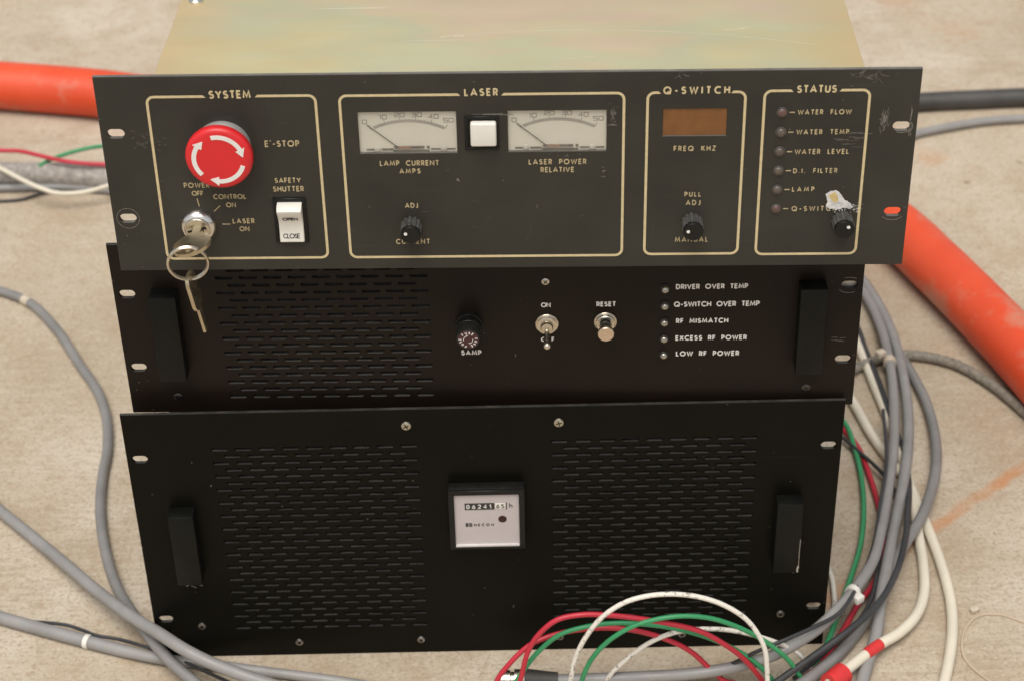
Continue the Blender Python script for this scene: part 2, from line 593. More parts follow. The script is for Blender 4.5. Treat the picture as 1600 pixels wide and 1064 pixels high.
def plate(name, outline, holes, y_front, y_back, material, parent, bevel=0.25):
    """flat plate standing in the XZ plane with real holes: a filled 2D curve, extruded and turned into a mesh"""
    cu = bpy.data.curves.new(name, 'CURVE')
    cu.dimensions = '2D'
    cu.fill_mode = 'BOTH'
    th = abs(y_back - y_front)
    cu.extrude = (th / 2 - bevel) * MM
    cu.bevel_depth = bevel * MM
    cu.bevel_resolution = 0
    cu.offset = -bevel * MM
    for loop in [outline] + holes:
        sp = cu.splines.new('POLY')
        sp.points.add(len(loop) - 1)
        for p, q in zip(sp.points, loop):
            p.co = (q[0] * MM, q[1] * MM, 0, 1)
        sp.use_cyclic_u = True
    tmp = bpy.data.objects.new(name + '_curve', cu)
    col.objects.link(tmp)
    dg = bpy.context.evaluated_depsgraph_get()
    me = bpy.data.meshes.new_from_object(tmp.evaluated_get(dg), depsgraph=dg)
    bpy.data.objects.remove(tmp)
    bpy.data.curves.remove(cu)
    me.transform(Matrix.Translation((0, (y_front + y_back) / 2 * MM, 0)) @ Matrix.Rotation(math.pi / 2, 4, 'X'))
    me.materials.clear()
    me.materials.append(material)
    me.materials.append(OLIVE_EDGE if material is OLIVE else LIT_DUSTY_EDGE)
    for p in me.polygons:                  # light caught on upward edges of sheet and slots is painted in, with some dust
        p.use_smooth = False
        p.material_index = 1 if p.normal.z > 0.85 else 0
    me.name = name
    o = bpy.data.objects.new(name, me)
    col.objects.link(o)
    o.parent = parent
    return o


# panel-local frame: X right (0 at the middle), Y into the unit (front face of the panel at Y = 0), Z up (0 at the panel's foot)
W2 = 241.3


def front(x, zt, H, d=0.0, rot=0.0):
    """matrix whose XY plane lies on the panel front (X right, Y up) and whose Z points out of it"""
    return (Matrix.Translation((x - W2, -d, H - zt)) @ Matrix.Rotation(math.pi / 2, 4, 'X') @ Matrix.Rotation(rot, 4, 'Z'))


# ---- stroke lettering -------------------------------------------------


def arc(cx, cy, rx, ry, a0, a1, n=10):
    return [(cx + rx * math.cos(R(a0 + (a1 - a0) * k / n)), cy + ry * math.sin(R(a0 + (a1 - a0) * k / n))) for k in range(n + 1)]


_S = (arc(.27, .735, .235, .225, 35, 270, 9) + arc(.27, .26, .26, .25, 90, -150, 10)[0:])
GL = {
    'A': (.82, [[(0, 0), (.41, 1), (.82, 0)], [(.14, .30), (.68, .30)]]),
    'B': (.50, [[(0, 0), (0, 1), (.22, 1)] + arc(.22, .77, .22, .23, 90, -90, 6) + [(0, .54)], [(.22, .54)] + arc(.24, .27, .26, .27, 90, -90, 6) + [(0, 0)]]),
    'C': (.80, [arc(.5, .5, .5, .5, 52, 308, 14)]),
    'D': (.70, [[(0, 0), (0, 1), (.22, 1)] + arc(.22, .5, .48, .5, 90, -90, 10) + [(0, 0)]]),
    'E': (.48, [[(.48, 1), (0, 1), (0, 0), (.48, 0)], [(0, .52), (.44, .52)]]),
    'F': (.46, [[(.46, 1), (0, 1), (0, 0)], [(0, .50), (.42, .50)]]),
    'G': (.92, [arc(.5, .5, .5, .5, 48, 360, 16) + [(.55, .5)]]),
    'H': (.66, [[(0, 0), (0, 1)], [(.66, 0), (.66, 1)], [(0, .52), (.66, .52)]]),
    'I': (.02, [[(0.01, 0), (0.01, 1)]]),
    'J': (.34, [[(.34, 1), (.34, .22)] + arc(.14, .20, .20, .20, 0, -120, 6)]),
    'K': (.62, [[(0, 0), (0, 1)], [(.58, 1), (.02, .46)], [(.16, .58), (.62, 0)]]),
    'L': (.42, [[(0, 1), (0, 0), (.42, 0)]]),
    'M': (.92, [[(0, 0), (.12, 1), (.46, .16), (.80, 1), (.92, 0)]]),
    'N': (.74, [[(0, 0), (0, 1), (.74, 0), (.74, 1)]]),
    'O': (1.0, [arc(.5, .5, .5, .5, 90, 450, 22)]),
    'P': (.50, [[(0, 0), (0, 1), (.22, 1)] + arc(.22, .72, .28, .28, 90, -90, 8) + [(0, .44)]]),
    'Q': (1.0, [arc(.5, .5, .5, .5, 90, 450, 22), [(.56, .32), (.98, -.06)]]),
    'R': (.52, [[(0, 0), (0, 1), (.22, 1)] + arc(.22, .72, .28, .28, 90, -90, 8) + [(0, .44)], [(.24, .44), (.52, 0)]]),
    'S': (.54, [_S]),
    'T': (.58, [[(0, 1), (.58, 1)], [(.29, 1), (.29, 0)]]),
    'U': (.62, [[(0, 1), (0, .32)] + arc(.31, .31, .31, .31, 180, 360, 10) + [(.62, 1)]]),
    'V': (.76, [[(0, 1), (.38, 0), (.76, 1)]]),
    'W': (1.12, [[(0, 1), (.28, 0), (.56, .92), (.84, 0), (1.12, 1)]]),
    'X': (.66, [[(0, 0), (.66, 1)], [(0, 1), (.66, 0)]]),
    'Y': (.70, [[(0, 1), (.35, .46), (.70, 1)], [(.35, .46), (.35, 0)]]),
    'Z': (.58, [[(0, 1), (.58, 1), (0, 0), (.58, 0)]]),
    '-': (.34, [[(0, .42), (.34, .42)]]),
    '.': (.08, [[(0.0, .06), (.08, .06)]]),
    "'": (.06, [[(0.06, 1.12), (0.0, .95)]]),
    ' ': (.42, []),
    'h': (.44, [[(0, 0), (0, 1)], [(0, .40)] + arc(.22, .40, .22, .22, 180, 0, 8) + [(.44, 0)]]),
    '0': (.58, [arc(.29, .5, .29, .5, 90, 450, 16)]),
    '1': (.22, [[(0, .78), (.22, 1), (.22, 0)]]),
    '2': (.56, [arc(.28, .72, .28, .28, 165, -35, 8) + [(0, 0), (.58, 0)]]),
    '3': (.54, [arc(.25, .76, .25, .24, 150, -90, 8), arc(.26, .26, .28, .27, 90, -150, 9)]),
    '4': (.60, [[(.44, 0), (.44, 1), (0, .26), (.60, .26)]]),
    '5': (.54, [[(.48, 1), (.08, 1), (.04, .56)] + arc(.26, .31, .28, .31, 120, -150, 10)]),
    '6': (.56, [[(.40, 1), (.06, .45)] + arc(.28, .29, .28, .29, 150, 510, 14)]),
    # square-cut numerals of the meter scales
    'q0': (.78, [[(.06, 0), (.72, 0), (.78, .08), (.78, .92), (.72, 1), (.06, 1), (0, .92), (0, .08), (.06, 0)]]),
    'q1': (.16, [[(0, .86), (.16, 1), (.16, 0)]]),
    'q2': (.78, [[(0, 1), (.74, 1), (.78, .94), (.78, .58), (.72, .52), (.04, .46), (0, .40), (0, 0), (.78, 0)]]),
    'q3': (.78, [[(0, 1), (.74, 1), (.78, .94), (.78, .06), (.74, 0), (0, 0)], [(.16, .52), (.78, .52)]]),
    'q4': (.78, [[(.60, 0), (.60, 1), (0, .28), (.78, .28)]]),
    'q5': (.78, [[(.78, 1), (0, 1), (0, .54), (.72, .54), (.78, .46), (.78, .06), (.72, 0), (0, 0)]]),
}


def letters(mb, s, x0, x1, z0, z1, H, d=0.0, weight=0.17, height=0.22, chars=None, Mx=None, space=None, narrow=1.0):
    """strokes of the string s fitted into the box x0..x1, z0..z1 (z measured down from the panel top)"""
    h = z1 - z0
    w = weight * h
    hh = h - w                            # cap height between stroke centres
    seq = chars or list(s)
    wid = [(GL[c][0] * narrow if not (c == ' ' and space) else space) * hh for c in seq]
    free = (x1 - x0 - w) - sum(wid)
    gap = free / max(1, len(seq) - 1)
    x = w / 2
    for i, c in enumerate(seq):
        for k, st in enumerate(GL[c][1]):
            pts = [(x + px * hh * narrow, w / 2 + py * hh) for (px, py) in st]
            clean = [pts[0]]
            for q in pts[1:]:
                if (Vector(q) - Vector(clean[-1])).length > 1e-3:
                    clean.append(q)
            M = Mx if Mx is not None else front(x0, z1, H, d)
            mb.ribbon(clean, w, height + 0.025 * k, M)
        x += wid[i] + gap
    return mb


def legend(parent, H, material, rows, name='lettering', d=0.0, weight=0.17, shrink=0.80, **kw):
    for (s, x0, z0, x1, z1) in rows:
        mb = MB()
        zc, zh = (z0 + z1) / 2, (z1 - z0) / 2 * shrink      # cap height without the soft edge
        z0, z1 = zc - zh, zc + zh
        x0, x1 = x0 + 0.35, x1 - 0.35
        letters(mb, s, x0, x1, z0, z1, H, d, weight, **kw)
        mb.build(name, material, parent)


def screw(parent, name, x, zt, H, r, head, material, slot='cross', d0=0.0):
    mb = MB()
    mb.lathe([(r, -0.2), (r, head * .35), (r * .92, head * .7), (r * .6, head), (r * .2, head * 1.05)], 20, front(x, zt, H, d0))
    o = mb.build(name, material, parent)
    s = MB()
    ang = random.uniform(0, 1.5)
    if slot == 'cross':
        for k in (0, 1):
            s.box(-r * .62, r * .62, -r * .11, r * .11, head * .90, head * 1.12 + 0.03 * k, M=front(x, zt, H, d0, ang + k * math.pi / 2))
        s.build('slot', BLACK_PLASTIC, o)
    elif slot == 'hex':
        s.lathe([(r * .52, head * .8), (r * .52, head * 1.10)], 6, front(x, zt, H, d0, ang), smooth=False)
        s.build('socket', BLACK_PLASTIC, o)
    return o


def mount_slot(x, z):
    return rrect(x - 5.2, x + 5.2, z - 3.0, z + 3.0, 2.99, 6)


# ------------------------------------------------------------------ the setting
fl = MB()
fl.add([(-6000, -6000, 0), (6000, -6000, 0), (6000, 9000, 0), (-6000, 9000, 0)], [(0, 1, 2, 3)])
floor = fl.build('floor', CONCRETE)
floor['kind'] = 'structure'

# ------------------------------------------------------------------ rack units
H3, H5 = 132.6, 221.5
PANEL = [(-W2, 0), (W2, 0), (W2, 1), (-W2, 1)]


def unit_matrix(x, y, z, yaw, tilt, roll):
    return (Matrix.Translation(Vector((x, y, z)) * MM) @ Matrix.Rotation(yaw, 4, 'Z') @ Matrix.Rotation(tilt, 4, 'X') @ Matrix.Rotation(roll, 4, 'Y'))


def vent_slots(x0, first, rows, pitch, H, ncols, col_pitch, length, height=2.2, extra=0.0):
    """staggered ventilation slots as hole loops"""
    out = []
    for r in range(rows):
        zt = first + r * pitch
        off = 0 if r % 2 == 0 else col_pitch / 2
        for c in range(ncols if r % 2 == 0 else ncols - 1):
            xa = x0 + off + c * col_pitch - W2
            z = H - zt
            out.append(rrect(xa, xa + length, z - height / 2, z + height / 2, height / 2 - 0.02, 3))
    return out


def handle(parent, x0, x1, z0, z1, H, d=12.0):
    mb = MB()
    mb.box(x0 - W2, x1 - W2, -d, 0.0, H - z1, H - z0, 0.7, 2)
    return mb.build('handle', HANDLE, parent)


# ============ bottom unit: five-unit-high power supply
bu = empty('power_supply_unit', 'tall black vented rack unit with hour counter, bottom of the stack, standing on the concrete',
           'rack unit', unit_matrix(0, 0, 0, 0, 0.009, 0))
outline = [(-W2, 0), (W2, 0), (W2, H5), (-W2, H5)]
holes = [mount_slot(x - W2, H5 - z) for x in (8.9, 473.8) for z in (37.7, 183.9)]
vl = vent_slots(57.8, 30.6, 29, 5.82, H5, 9, 15.95, 11.3)
vr = vent_slots(286.7, 29.4, 29, 5.66, H5, 9, 15.95, 11.3)
plate('front_panel', outline, holes + vl + vr, 0.0, 2.6, BLACK2, bu)
c = MB()
c.box(-212, 212, 2.9, 400, 8, 209, 1.0)
c.build('chassis', DARK_METAL, bu)
for sx in (-190, 190):
    for sy in (30, 370):
        f = MB()
        f.lathe([(9, -0.0 - sy * .009), (10, 3), (10, 8.2)], 20, Matrix.Translation((sx, sy, 0)))
        f.build('rubber_foot', BLACK_PLASTIC, bu)
handle(bu, 23.9, 41.3, 79.8, 141.5, H5)
handle(bu, 440.6, 458.4, 79.4, 141.0, H5)
for (x, z) in ((189.9, 13.4), (291.9, 13.4)):
    screw(bu, 'screw', x, z, H5, 3.4, 1.5, STEEL)
for (x, z) in ((34.1, 190.8), (102.8, 208.5), (191.0, 208.4), (291.6, 208.4), (380.0, 208.4), (450.3, 190.5)):
    screw(bu, 'socket_screw', x, z, H5, 2.9, 1.6, DULL_STEEL, 'hex')
# hour counter
hm = MB()
hx0, hx1, hz0, hz1, hd = 216.0 - W2, 268.0 - W2, H5 - 115.0, H5 - 63.0, 10.0
hm.box(hx0, hx1, -hd + 2.2, 0.0, hz0, hz1, 0.8)
for (a, b, cc, dd) in ((hx0, hx1, hz1 - 3.9, hz1), (hx0, hx1, hz0, hz0 + 2.2), (hx0, hx0 + 3.9, hz0 + 2.2, hz1 - 3.9), (hx1 - 3.9, hx1, hz0 + 2.2, hz1 - 3.9)):
    hm.box(a, b, -hd, -hd + 2.4, cc, dd, 0.25, 1)
hour = hm.build('hour_counter', BLACK_PLASTIC, bu)
fm = MB()
fm.add([(x, -hd + 1.6, z) for (x, z) in rrect(hx0 + 3.9, hx1 - 3.9, hz0 + 2.2, hz1 - 3.9, 1.6)], [tuple(range(24))])
fm.build('dial_face', GREY_FACE, hour)
fm = MB()
fm.box(hx0 + 4.0, hx1 - 4.0, -hd - 0.15, -hd + 1.7, hz0 + 2.25, hz0 + 3.9, 0.3)
fm.build('dial_lip', mat('pale_dial_lip', (0.56, 0.53, 0.51), 0.5), hour)
FD = hd - 1.6
win = MB()
win.box(227.0 - W2, 247.4 - W2, -FD - 0.25, -FD + 0.2, H5 - 80.6, H5 - 74.9, 0.1, 1)
win.build('counter_wheels', DARK_INK, hour)
win = MB()
win.box(247.7 - W2, 255.0 - W2, -FD - 0.25, -FD + 0.2, H5 - 80.0, H5 - 75.3, 0.1, 1)
win.build('counter_wheels', WHITE_PLASTIC, hour)
win = MB()
win.box(255.1 - W2, 255.8 - W2, -FD - 0.25, -FD + 0.2, H5 - 80.6, H5 - 74.7)
win.build('window_edge', DARK_INK, hour)
t = MB()
for k, ch in enumerate('06241'):
    letters(t, ch, 228.0 + k * 3.95, 230.6 + k * 3.95, 75.9, 79.6, H5, FD + 0.25, 0.17, 0.08)
t.build('digits', WHITE_INK, hour)
t = MB()
for k, ch in enumerate('65'):
    letters(t, ch, 248.5 + k * 3.4, 250.9 + k * 3.4, 75.9, 79.5, H5, FD + 0.25, 0.17, 0.08)
letters(t, 'h', 257.4, 260.2, 75.3, 79.6, H5, FD, 0.13, 0.12)
t.box(227.2 - W2, 229.0 - W2, -FD - 0.15, -FD + 0.1, H5 - 95.6, H5 - 92.4)
for k in range(4):
    t.box(229.4 - W2, 231.8 - W2, -FD - 0.15, -FD + 0.1, H5 - 95.6 + k * 0.86, H5 - 95.1 + k * 0.86)
letters(t, 'HECON', 233.0, 246.6, 93.0, 95.4, H5, FD, 0.22, 0.12)
t.build('lettering', DARK_INK, hour)
li = MB()
li.lathe([(2.9, -0.1), (2.9, 0.25), (2.2, 0.5), (1.0, 0.7)], 20, front(252.6, 89.3, H5, FD))
li.build('running_indicator', mat('dark_red_lens', (0.030, 0.006, 0.007), 0.15), hour)
# chipped paint on the right handle and below the handles
ch = MB()
ch.ribbon([(0, 0), (.3, 9), (.1, 16), (.2, 30)], 0.35, 0.05, front(457.9, 140.3, H5, 12.0))
ch.ribbon([(0, 0), (-.3, 2.2), (.2, 5.5)], 1.3, 0.07, front(457.8, 140.4, H5, 12.0))
CHIP = mat('pale_bare_metal', (0.42, 0.39, 0.34), 0.45, 0.4, var=0.3, vscale=500)
ch.build('chipped_paint', CHIP, bu)
ch = MB()
for k in range(7):
    a = 0.4 + k * 0.28
    ch.ribbon([(9 * math.cos(a), 5 * math.sin(a)), (9 * math.cos(a + .16), 5 * math.sin(a + .16))], 0.25 + 0.2 * random.random(), 0.05, front(449, 154, H5))
ch.build('chipped_paint', CHIP, bu)
ch = MB()
for k in range(6):
    x = random.uniform(-9, 9)
    ch.ribbon([(x, 0), (x + random.uniform(-3, 3), random.uniform(-1.5, 1.5))], 0.35, 0.05, front(33, 151 + random.random() * 2, H5))
ch.build('chipped_paint', CHIP, bu)

# ============ middle unit: three-unit-high driver
mu = empty('driver_unit', 'black rack unit with toggle switch, fuse holder and five indicator lights, middle of the stack',
           'rack unit', unit_matrix(5.592, 8.5, 212.9, -0.02176, 0, -0.0042))
outline = [(-W2, 0), (W2, 0), (W2, H3), (-W2, H3)]
holes = [mount_slot(x - W2, H3 - z) for x in (8.6, 473.7) for z in (37.7, 95.6)]
vm = vent_slots(66.6, 14.6, 19, 5.85, H3, 9, 15.7, 11.5, 2.3)
plate('front_panel', outline, holes + vm, 0.0, 2.6, BLACK, mu)
c = MB()
c.box(-208, 208, 2.9, 390, -0.9, 129.0, 1.0)
c.build('chassis', DARK_METAL, mu)
handle(mu, 24.6, 42.0, 33.8, 99.2, H3)
handle(mu, 441.4, 458.6, 33.2, 99.0, H3)
screw(mu, 'screw', 279.1, 31.6, H3, 2.7, 1.6, STEEL)
for (x, z) in ((31.9, 120.0), (451.0, 118.6)):
    screw(mu, 'countersunk_screw', x, z, H3, 3.0, 0.5, BLACK_STEEL)
legend(mu, H3, WHITE_INK, [
    ('5AMP', 222.6, 84.2, 236.6, 89.0), ('ON', 275.6, 47.7, 282.6, 52.2), ('OFF', 275.2, 74.6, 284.8, 79.0),
    ('RESET', 311.4, 47.5, 324.8, 52.2),
    ('DRIVER OVER TEMP', 362.4, 34.8, 409.4, 39.7), ('Q-SWITCH OVER TEMP', 361.4, 48.2, 417.4, 53.3),
    ('RF MISMATCH', 363.1, 61.2, 397.7, 66.0), ('EXCESS RF POWER', 363.0, 74.6, 410.3, 79.4),
    ('LOW RF POWER', 363.6, 87.0, 405.8, 91.9)], weight=0.20, space=0.65, narrow=0.98)
for k in range(5):
    m_ = MB()
    zt = 38.6 + 12.87 * k
    m_.lathe([(3.6, -0.1), (3.6, 0.5), (3.0, 0.55)], 24, front(355.9, zt, H3))
    led = m_.build('led_bezel', BLACK_PLASTIC, mu)
    m_ = MB()
    m_.lathe([(2.7, 0.2), (2.7, 1.2), (2.45, 2.2), (1.8, 3.0), (0.9, 3.4), (0.2, 3.5)], 24, front(355.9, zt, H3))
    m_.build('led_lens', LED_CLEAR, led)
# fuse holder
m_ = MB()
FX, FZ = 228.9, 63.4
m_.lathe([(9.0, -0.1), (9.0, 3.0), (8.7, 3.4), (8.3, 3.5), (8.3, 9.0), (8.0, 9.3)], 40, front(FX, FZ, H3))
fuse = m_.build('fuse_holder', BLACK_PLASTIC, mu)
m_ = MB()
m_.lathe([(7.9, 9.0), (7.9, 18.2), (7.5, 19.0), (7.0, 19.1), (7.0, 18.5), (0.4, 18.5)], 72, front(FX, FZ, H3),
         rfun=lambda k: 1.0 if k % 3 else 0.955)
m_.build('ribbed_cap', FUSE_SIDE, fuse)
m_ = MB()
m_.lathe([(6.95, 18.3), (6.95, 18.9), (6.5, 19.15), (0.3, 19.15)], 40, front(FX, FZ, H3))
cap = m_.build('cap_face', MAROON, fuse)
t = MB()
for w in range(3):
    for k, chx in enumerate('FUSE'):
        a = R(128 - w * 120 - k * 25)
        Mx = front(FX, FZ, H3, 19.15, a - math.pi / 2) @ Matrix.Translation((-0.75, 4.25, 0))
        letters(t, chx, 0, 1.5, 0, 1.9, H3, 0, 0.2, 0.1, Mx=Mx)
for a0 in (150, -30):
    t.ribbon(arc(0, 0, 3.0, 3.0, a0 + 45, a0 - 45, 8), 0.35, 0.1, front(FX, FZ, H3, 19.15))
    e = (3.0 * math.cos(R(a0 - 45)), 3.0 * math.sin(R(a0 - 45)))
    t.ribbon([(e[0] + .7, e[1] + .5), e, (e[0] - .3, e[1] + .9)], 0.3, 0.13, front(FX, FZ, H3, 19.15))
t.build('lettering', WHITE_INK, cap)
# toggle switch
m_ = MB()
TX, TZ = 279.6, 64.6
m_.lathe([(7.6, -0.1), (7.6, 0.8), (7.3, 1.1), (6.4, 1.1), (6.4, 3.0), (5.9, 3.3), (4.2, 3.3), (4.2, 1.6), (0.5, 1.6)], 36, front(TX, TZ, H3))
tog = m_.build('toggle_switch', NICKEL, mu)
m_ = MB()
m_.lathe([(4.1, 1.2), (4.1, 5.2), (3.6, 6.0), (2.9, 6.2), (1.0, 6.3)], 28, front(TX, TZ, H3))
m_.build('bushing', NICKEL, tog)
m_ = MB()
m_.lathe([(1.5, 4.0), (1.75, 8.0), (2.35, 16.5), (2.6, 18.0), (2.45, 19.3), (1.8, 20.2), (0.8, 20.7), (0.1, 20.8)], 24,
         front(TX, TZ, H3, 0) @ Matrix.Rotation(R(17), 4, 'X'))
m_.build('lever', NICKEL, tog)
# reset push button
m_ = MB()
RX_, RZ_ = 317.6, 63.6
m_.lathe([(7.4, -0.1), (7.4, 0.8), (7.1, 1.1), (6.5, 1.1), (6.3, 3.0), (5.8, 3.5), (4.3, 3.6), (4.2, 2.0), (0.4, 2.0)], 36, front(RX_, RZ_, H3))
rs = m_.build('reset_button', NICKEL, mu)
m_ = MB()
m_.lathe([(3.6, 1.5), (3.6, 12.5), (0.4, 12.5)], 28, front(RX_, RZ_, H3))
m_.build('plunger', mat('dark_plunger', (0.05, 0.047, 0.043), 0.3, 0.6), rs)
m_ = MB()
m_.lathe([(3.4, 11.8), (5.3, 12.4), (5.65, 13.2), (5.55, 14.4), (5.0, 15.0), (3.2, 14.7), (1.2, 14.5), (0.2, 14.5)], 36, front(RX_, RZ_, H3))
m_.build('button_cap', mat('polished_nickel_cap', (0.74, 0.62, 0.50), 0.24, 1.0, var=0.08, vscale=200), rs)
nb = MB()
nb.box(473.7 - W2 - 7.5, 473.7 - W2 + 7.0, 3.0, 4.5, H3 - 37.7 - 5.5, H3 - 37.7 + 5.5, 0.2, 1)
nb.build('nut_plate', mat('scratched_aluminium', (0.34, 0.33, 0.32), 0.4, 0.8, var=0.5, vscale=160), mu)
# washer witness marks round the mounting slots
ch = MB()
for a0, a1 in ((55, 115), (215, 300)):
    ch.ribbon(arc(0, 0, 7.6, 5.8, a0, a1, 10), 0.3, 0.05, front(473.7, 37.7, H3))
ch.build('washer_mark', BARE, mu)
ch = MB()
for k in range(5):
    x = random.uniform(-8, 0)
    ch.ribbon([(x, 0), (x + 4, random.uniform(-1, 1))], 0.2, 0.05, front(472, 78 + 3 * random.random(), H3))
ch.build('scratch_marks', BARE, mu)

# ============ top unit: three-unit-high laser control
tu = empty('control_unit', 'olive grey rack unit with red emergency stop and two meters, topmost of the stack',
           'rack unit', unit_matrix(20.517, -26.366, 346.435, -0.02149, -0.014, 0.00152))
holes = [mount_slot(x - W2, H3 - z) for x in (9.2, 473.6) for z in (37.3, 95.2)]
METERS = ((153.4, 211.5, 24.8, 52.1), (241.9, 300.1, 24.8, 51.8))
for (a, b, c0, c1) in METERS:
    holes.append([(a - W2, H3 - c1), (b - W2, H3 - c1), (b - W2, H3 - c0), (a - W2, H3 - c0)])
DISP = (333.2, 370.8, 24.5, 42.3)
holes.append([(DISP[0] - W2, H3 - DISP[3]), (DISP[1] - W2, H3 - DISP[3]), (DISP[1] - W2, H3 - DISP[2]), (DISP[0] - W2, H3 - DISP[2])])
plate('front_panel', outline, holes, 0.0, 3.0, OLIVE, tu, 0.3)
c = MB()
c.box(35.0 - W2, 450.2 - W2, 3.2, 330, 0.4, H3 - 1.2, 1.2)
c.build('chassis_cover', ZINC, tu)
for (x, y) in ((-196.3, 107.8), (194.0, 112.0), (-196.3, 300.0), (194.0, 300.0)):
    s = MB()
    s.lathe([(4.6, -0.2), (4.5, 1.2), (3.4, 2.4), (1.4, 2.9)], 24, Matrix.Translation((x, y, H3 - 1.2)))
    s.build('cover_screw', CHROME, tu)
ch = MB()
Mc = Matrix.Translation((0, 0, H3 - 1.2))
ch.ribbon(arc(60, -380, 440, 440, 99, 71, 14), 0.28, 0.03, Matrix.Translation((-20, 0, 0)) @ Mc)
ch.ribbon([(-40, 52), (-34, 54), (-26, 53)], 0.8, 0.04, Mc)
ch.ribbon([(130, 58), (140, 59), (146, 62)], 0.6, 0.04, Mc)
ch.ribbon([(30, 20), (52, 23)], 0.35, 0.03, Mc)
ch.build('scratch_marks', mat('bright_scratched_zinc', (0.72, 0.66, 0.54), 0.45, 0.5, var=0.2, vscale=300), tu)
# printed frames
FR = ((30.2, 129.4, 13.3, 124.1, 63.5, 95.5), (143.5, 310.2, 13.7, 124.2, 212.9, 239.9), (324.0, 381.0, 13.7, 123.7, 330.2, 374.0), (392.2, 453.3, 13.3, 124.4, 407.3, 437.0))
for (x0, x1, z0, z1, g0, g1) in FR:
    fm = MB()
    r = 4.2
    pts = []
    w, h = x1 - x0, z1 - z0
    path = [(g0 - x0, h)] + ([(r, h)] if g0 - x0 > r + .5 else [])
    path += [(r + r * math.cos(R(a)), h - r + r * math.sin(R(a))) for a in range(105, 181, 15)]
    path += [(r + r * math.cos(R(a)), r + r * math.sin(R(a))) for a in range(180, 271, 15)]
    path += [(w - r + r * math.cos(R(a)), r + r * math.sin(R(a))) for a in range(270, 361, 15)]
    path += [(w - r + r * math.cos(R(a)), h - r + r * math.sin(R(a))) for a in range(0, 91, 15)]
    path += [(g1 - x0, h)]
    fm.ribbon(path, 1.55, 0.12, front(x0, z1, H3))
    # slanted ends of the line beside the title
    M0 = front(x0, z1, H3)
    for gx, sgn in ((g0 - x0, 1), (g1 - x0, -1)):
        fm.add([(gx, h - .77, .12), (gx + sgn * 1.5, h - .77, .12), (gx, h + .77, .12), (gx, h - .77, -.05), (gx + sgn * 1.5, h - .77, -.05), (gx, h + .77, -.05)],
               [(0, 1, 2) if sgn > 0 else (2, 1, 0), (0, 3, 4, 1), (1, 4, 5, 2)], False, M0)
    fm.build('printed_frame', CREAM, tu)
legend(tu, H3, CREAM, [
    ('SYSTEM', 66.6, 9.0, 92.0, 15.2), ('LASER', 216.4, 9.3, 236.9, 15.1), ('Q-SWITCH', 332.6, 9.4, 372.2, 15.2), ('STATUS', 410.3, 9.4, 434.3, 15.2)],
    name='title_lettering', weight=0.19, narrow=0.95, shrink=0.86)
legend(tu, H3, CREAM_TEXT, [
    ("E'-STOP", 96.7, 42.2, 118.1, 47.5),
    ('POWER', 45.4, 70.3, 61.6, 74.8), ('OFF', 49.6, 76.0, 57.4, 80.2), ('CONTROL', 62.4, 78.4, 83.1, 82.7), ('ON', 69.6, 84.2, 76.3, 88.4),
    ('LASER', 72.5, 95.4, 86.6, 99.8), ('ON', 76.2, 101.1, 83.0, 105.3),
    ('SAFETY', 100.5, 67.6, 117.0, 71.9), ('SHUTTER', 99.0, 73.3, 118.5, 77.9),
    ('LAMP CURRENT', 164.5, 56.5, 200.7, 61.0), ('AMPS', 176.0, 62.0, 189.4, 66.3),
    ('LASER POWER', 253.5, 56.5, 288.7, 61.0), ('RELATIVE', 260.6, 61.9, 281.4, 66.3),
    ('ADJ', 178.2, 85.7, 186.8, 90.0), ('CURRENT', 171.5, 111.0, 193.1, 115.4),
    ('FREQ KHZ', 339.7, 48.5, 365.4, 52.8), ('PULL', 347.1, 79.8, 357.8, 83.9), ('ADJ', 348.0, 85.4, 357.6, 89.8), ('MANUAL', 342.2, 111.2, 363.2, 115.7)],
    weight=0.17, space=0.7, narrow=0.95)
legend(tu, H3, CREAM_TEXT, [
    ('WATER FLOW', 411.7, 25.3, 443.9, 29.4), ('WATER TEMP', 411.7, 38.4, 443.5, 42.5), ('WATER LEVEL', 411.5, 51.5, 444.4, 55.7),
    ('D.I. FILTER', 411.4, 64.4, 438.5, 68.5), ('LAMP', 411.5, 77.0, 425.6, 81.1), ('Q-SWITCH', 412.0, 90.3, 440.0, 94.7)], weight=0.17, space=0.8, narrow=0.95)
for z in (27.4, 40.5, 53.5, 66.3, 79.2, 92.4):
    tk = MB()
    tk.ribbon([(0, 0), (3.1, 0)], 0.6, 0.2, front(407.3, z, H3))
    tk.build('printed_tick', CREAM_TEXT, tu)
for (xa, za, xb, zb) in ((52.8, 81.8, 53.6, 87.2), (66.2, 86.9, 62.2, 90.8), (66.4, 99.8, 71.3, 99.8)):
    tk = MB()
    tk.ribbon([(0, 0), (xb - xa, za - zb)], 0.5, 0.2, front(xa, za, H3))
    tk.build('printed_tick', CREAM_TEXT, tu)
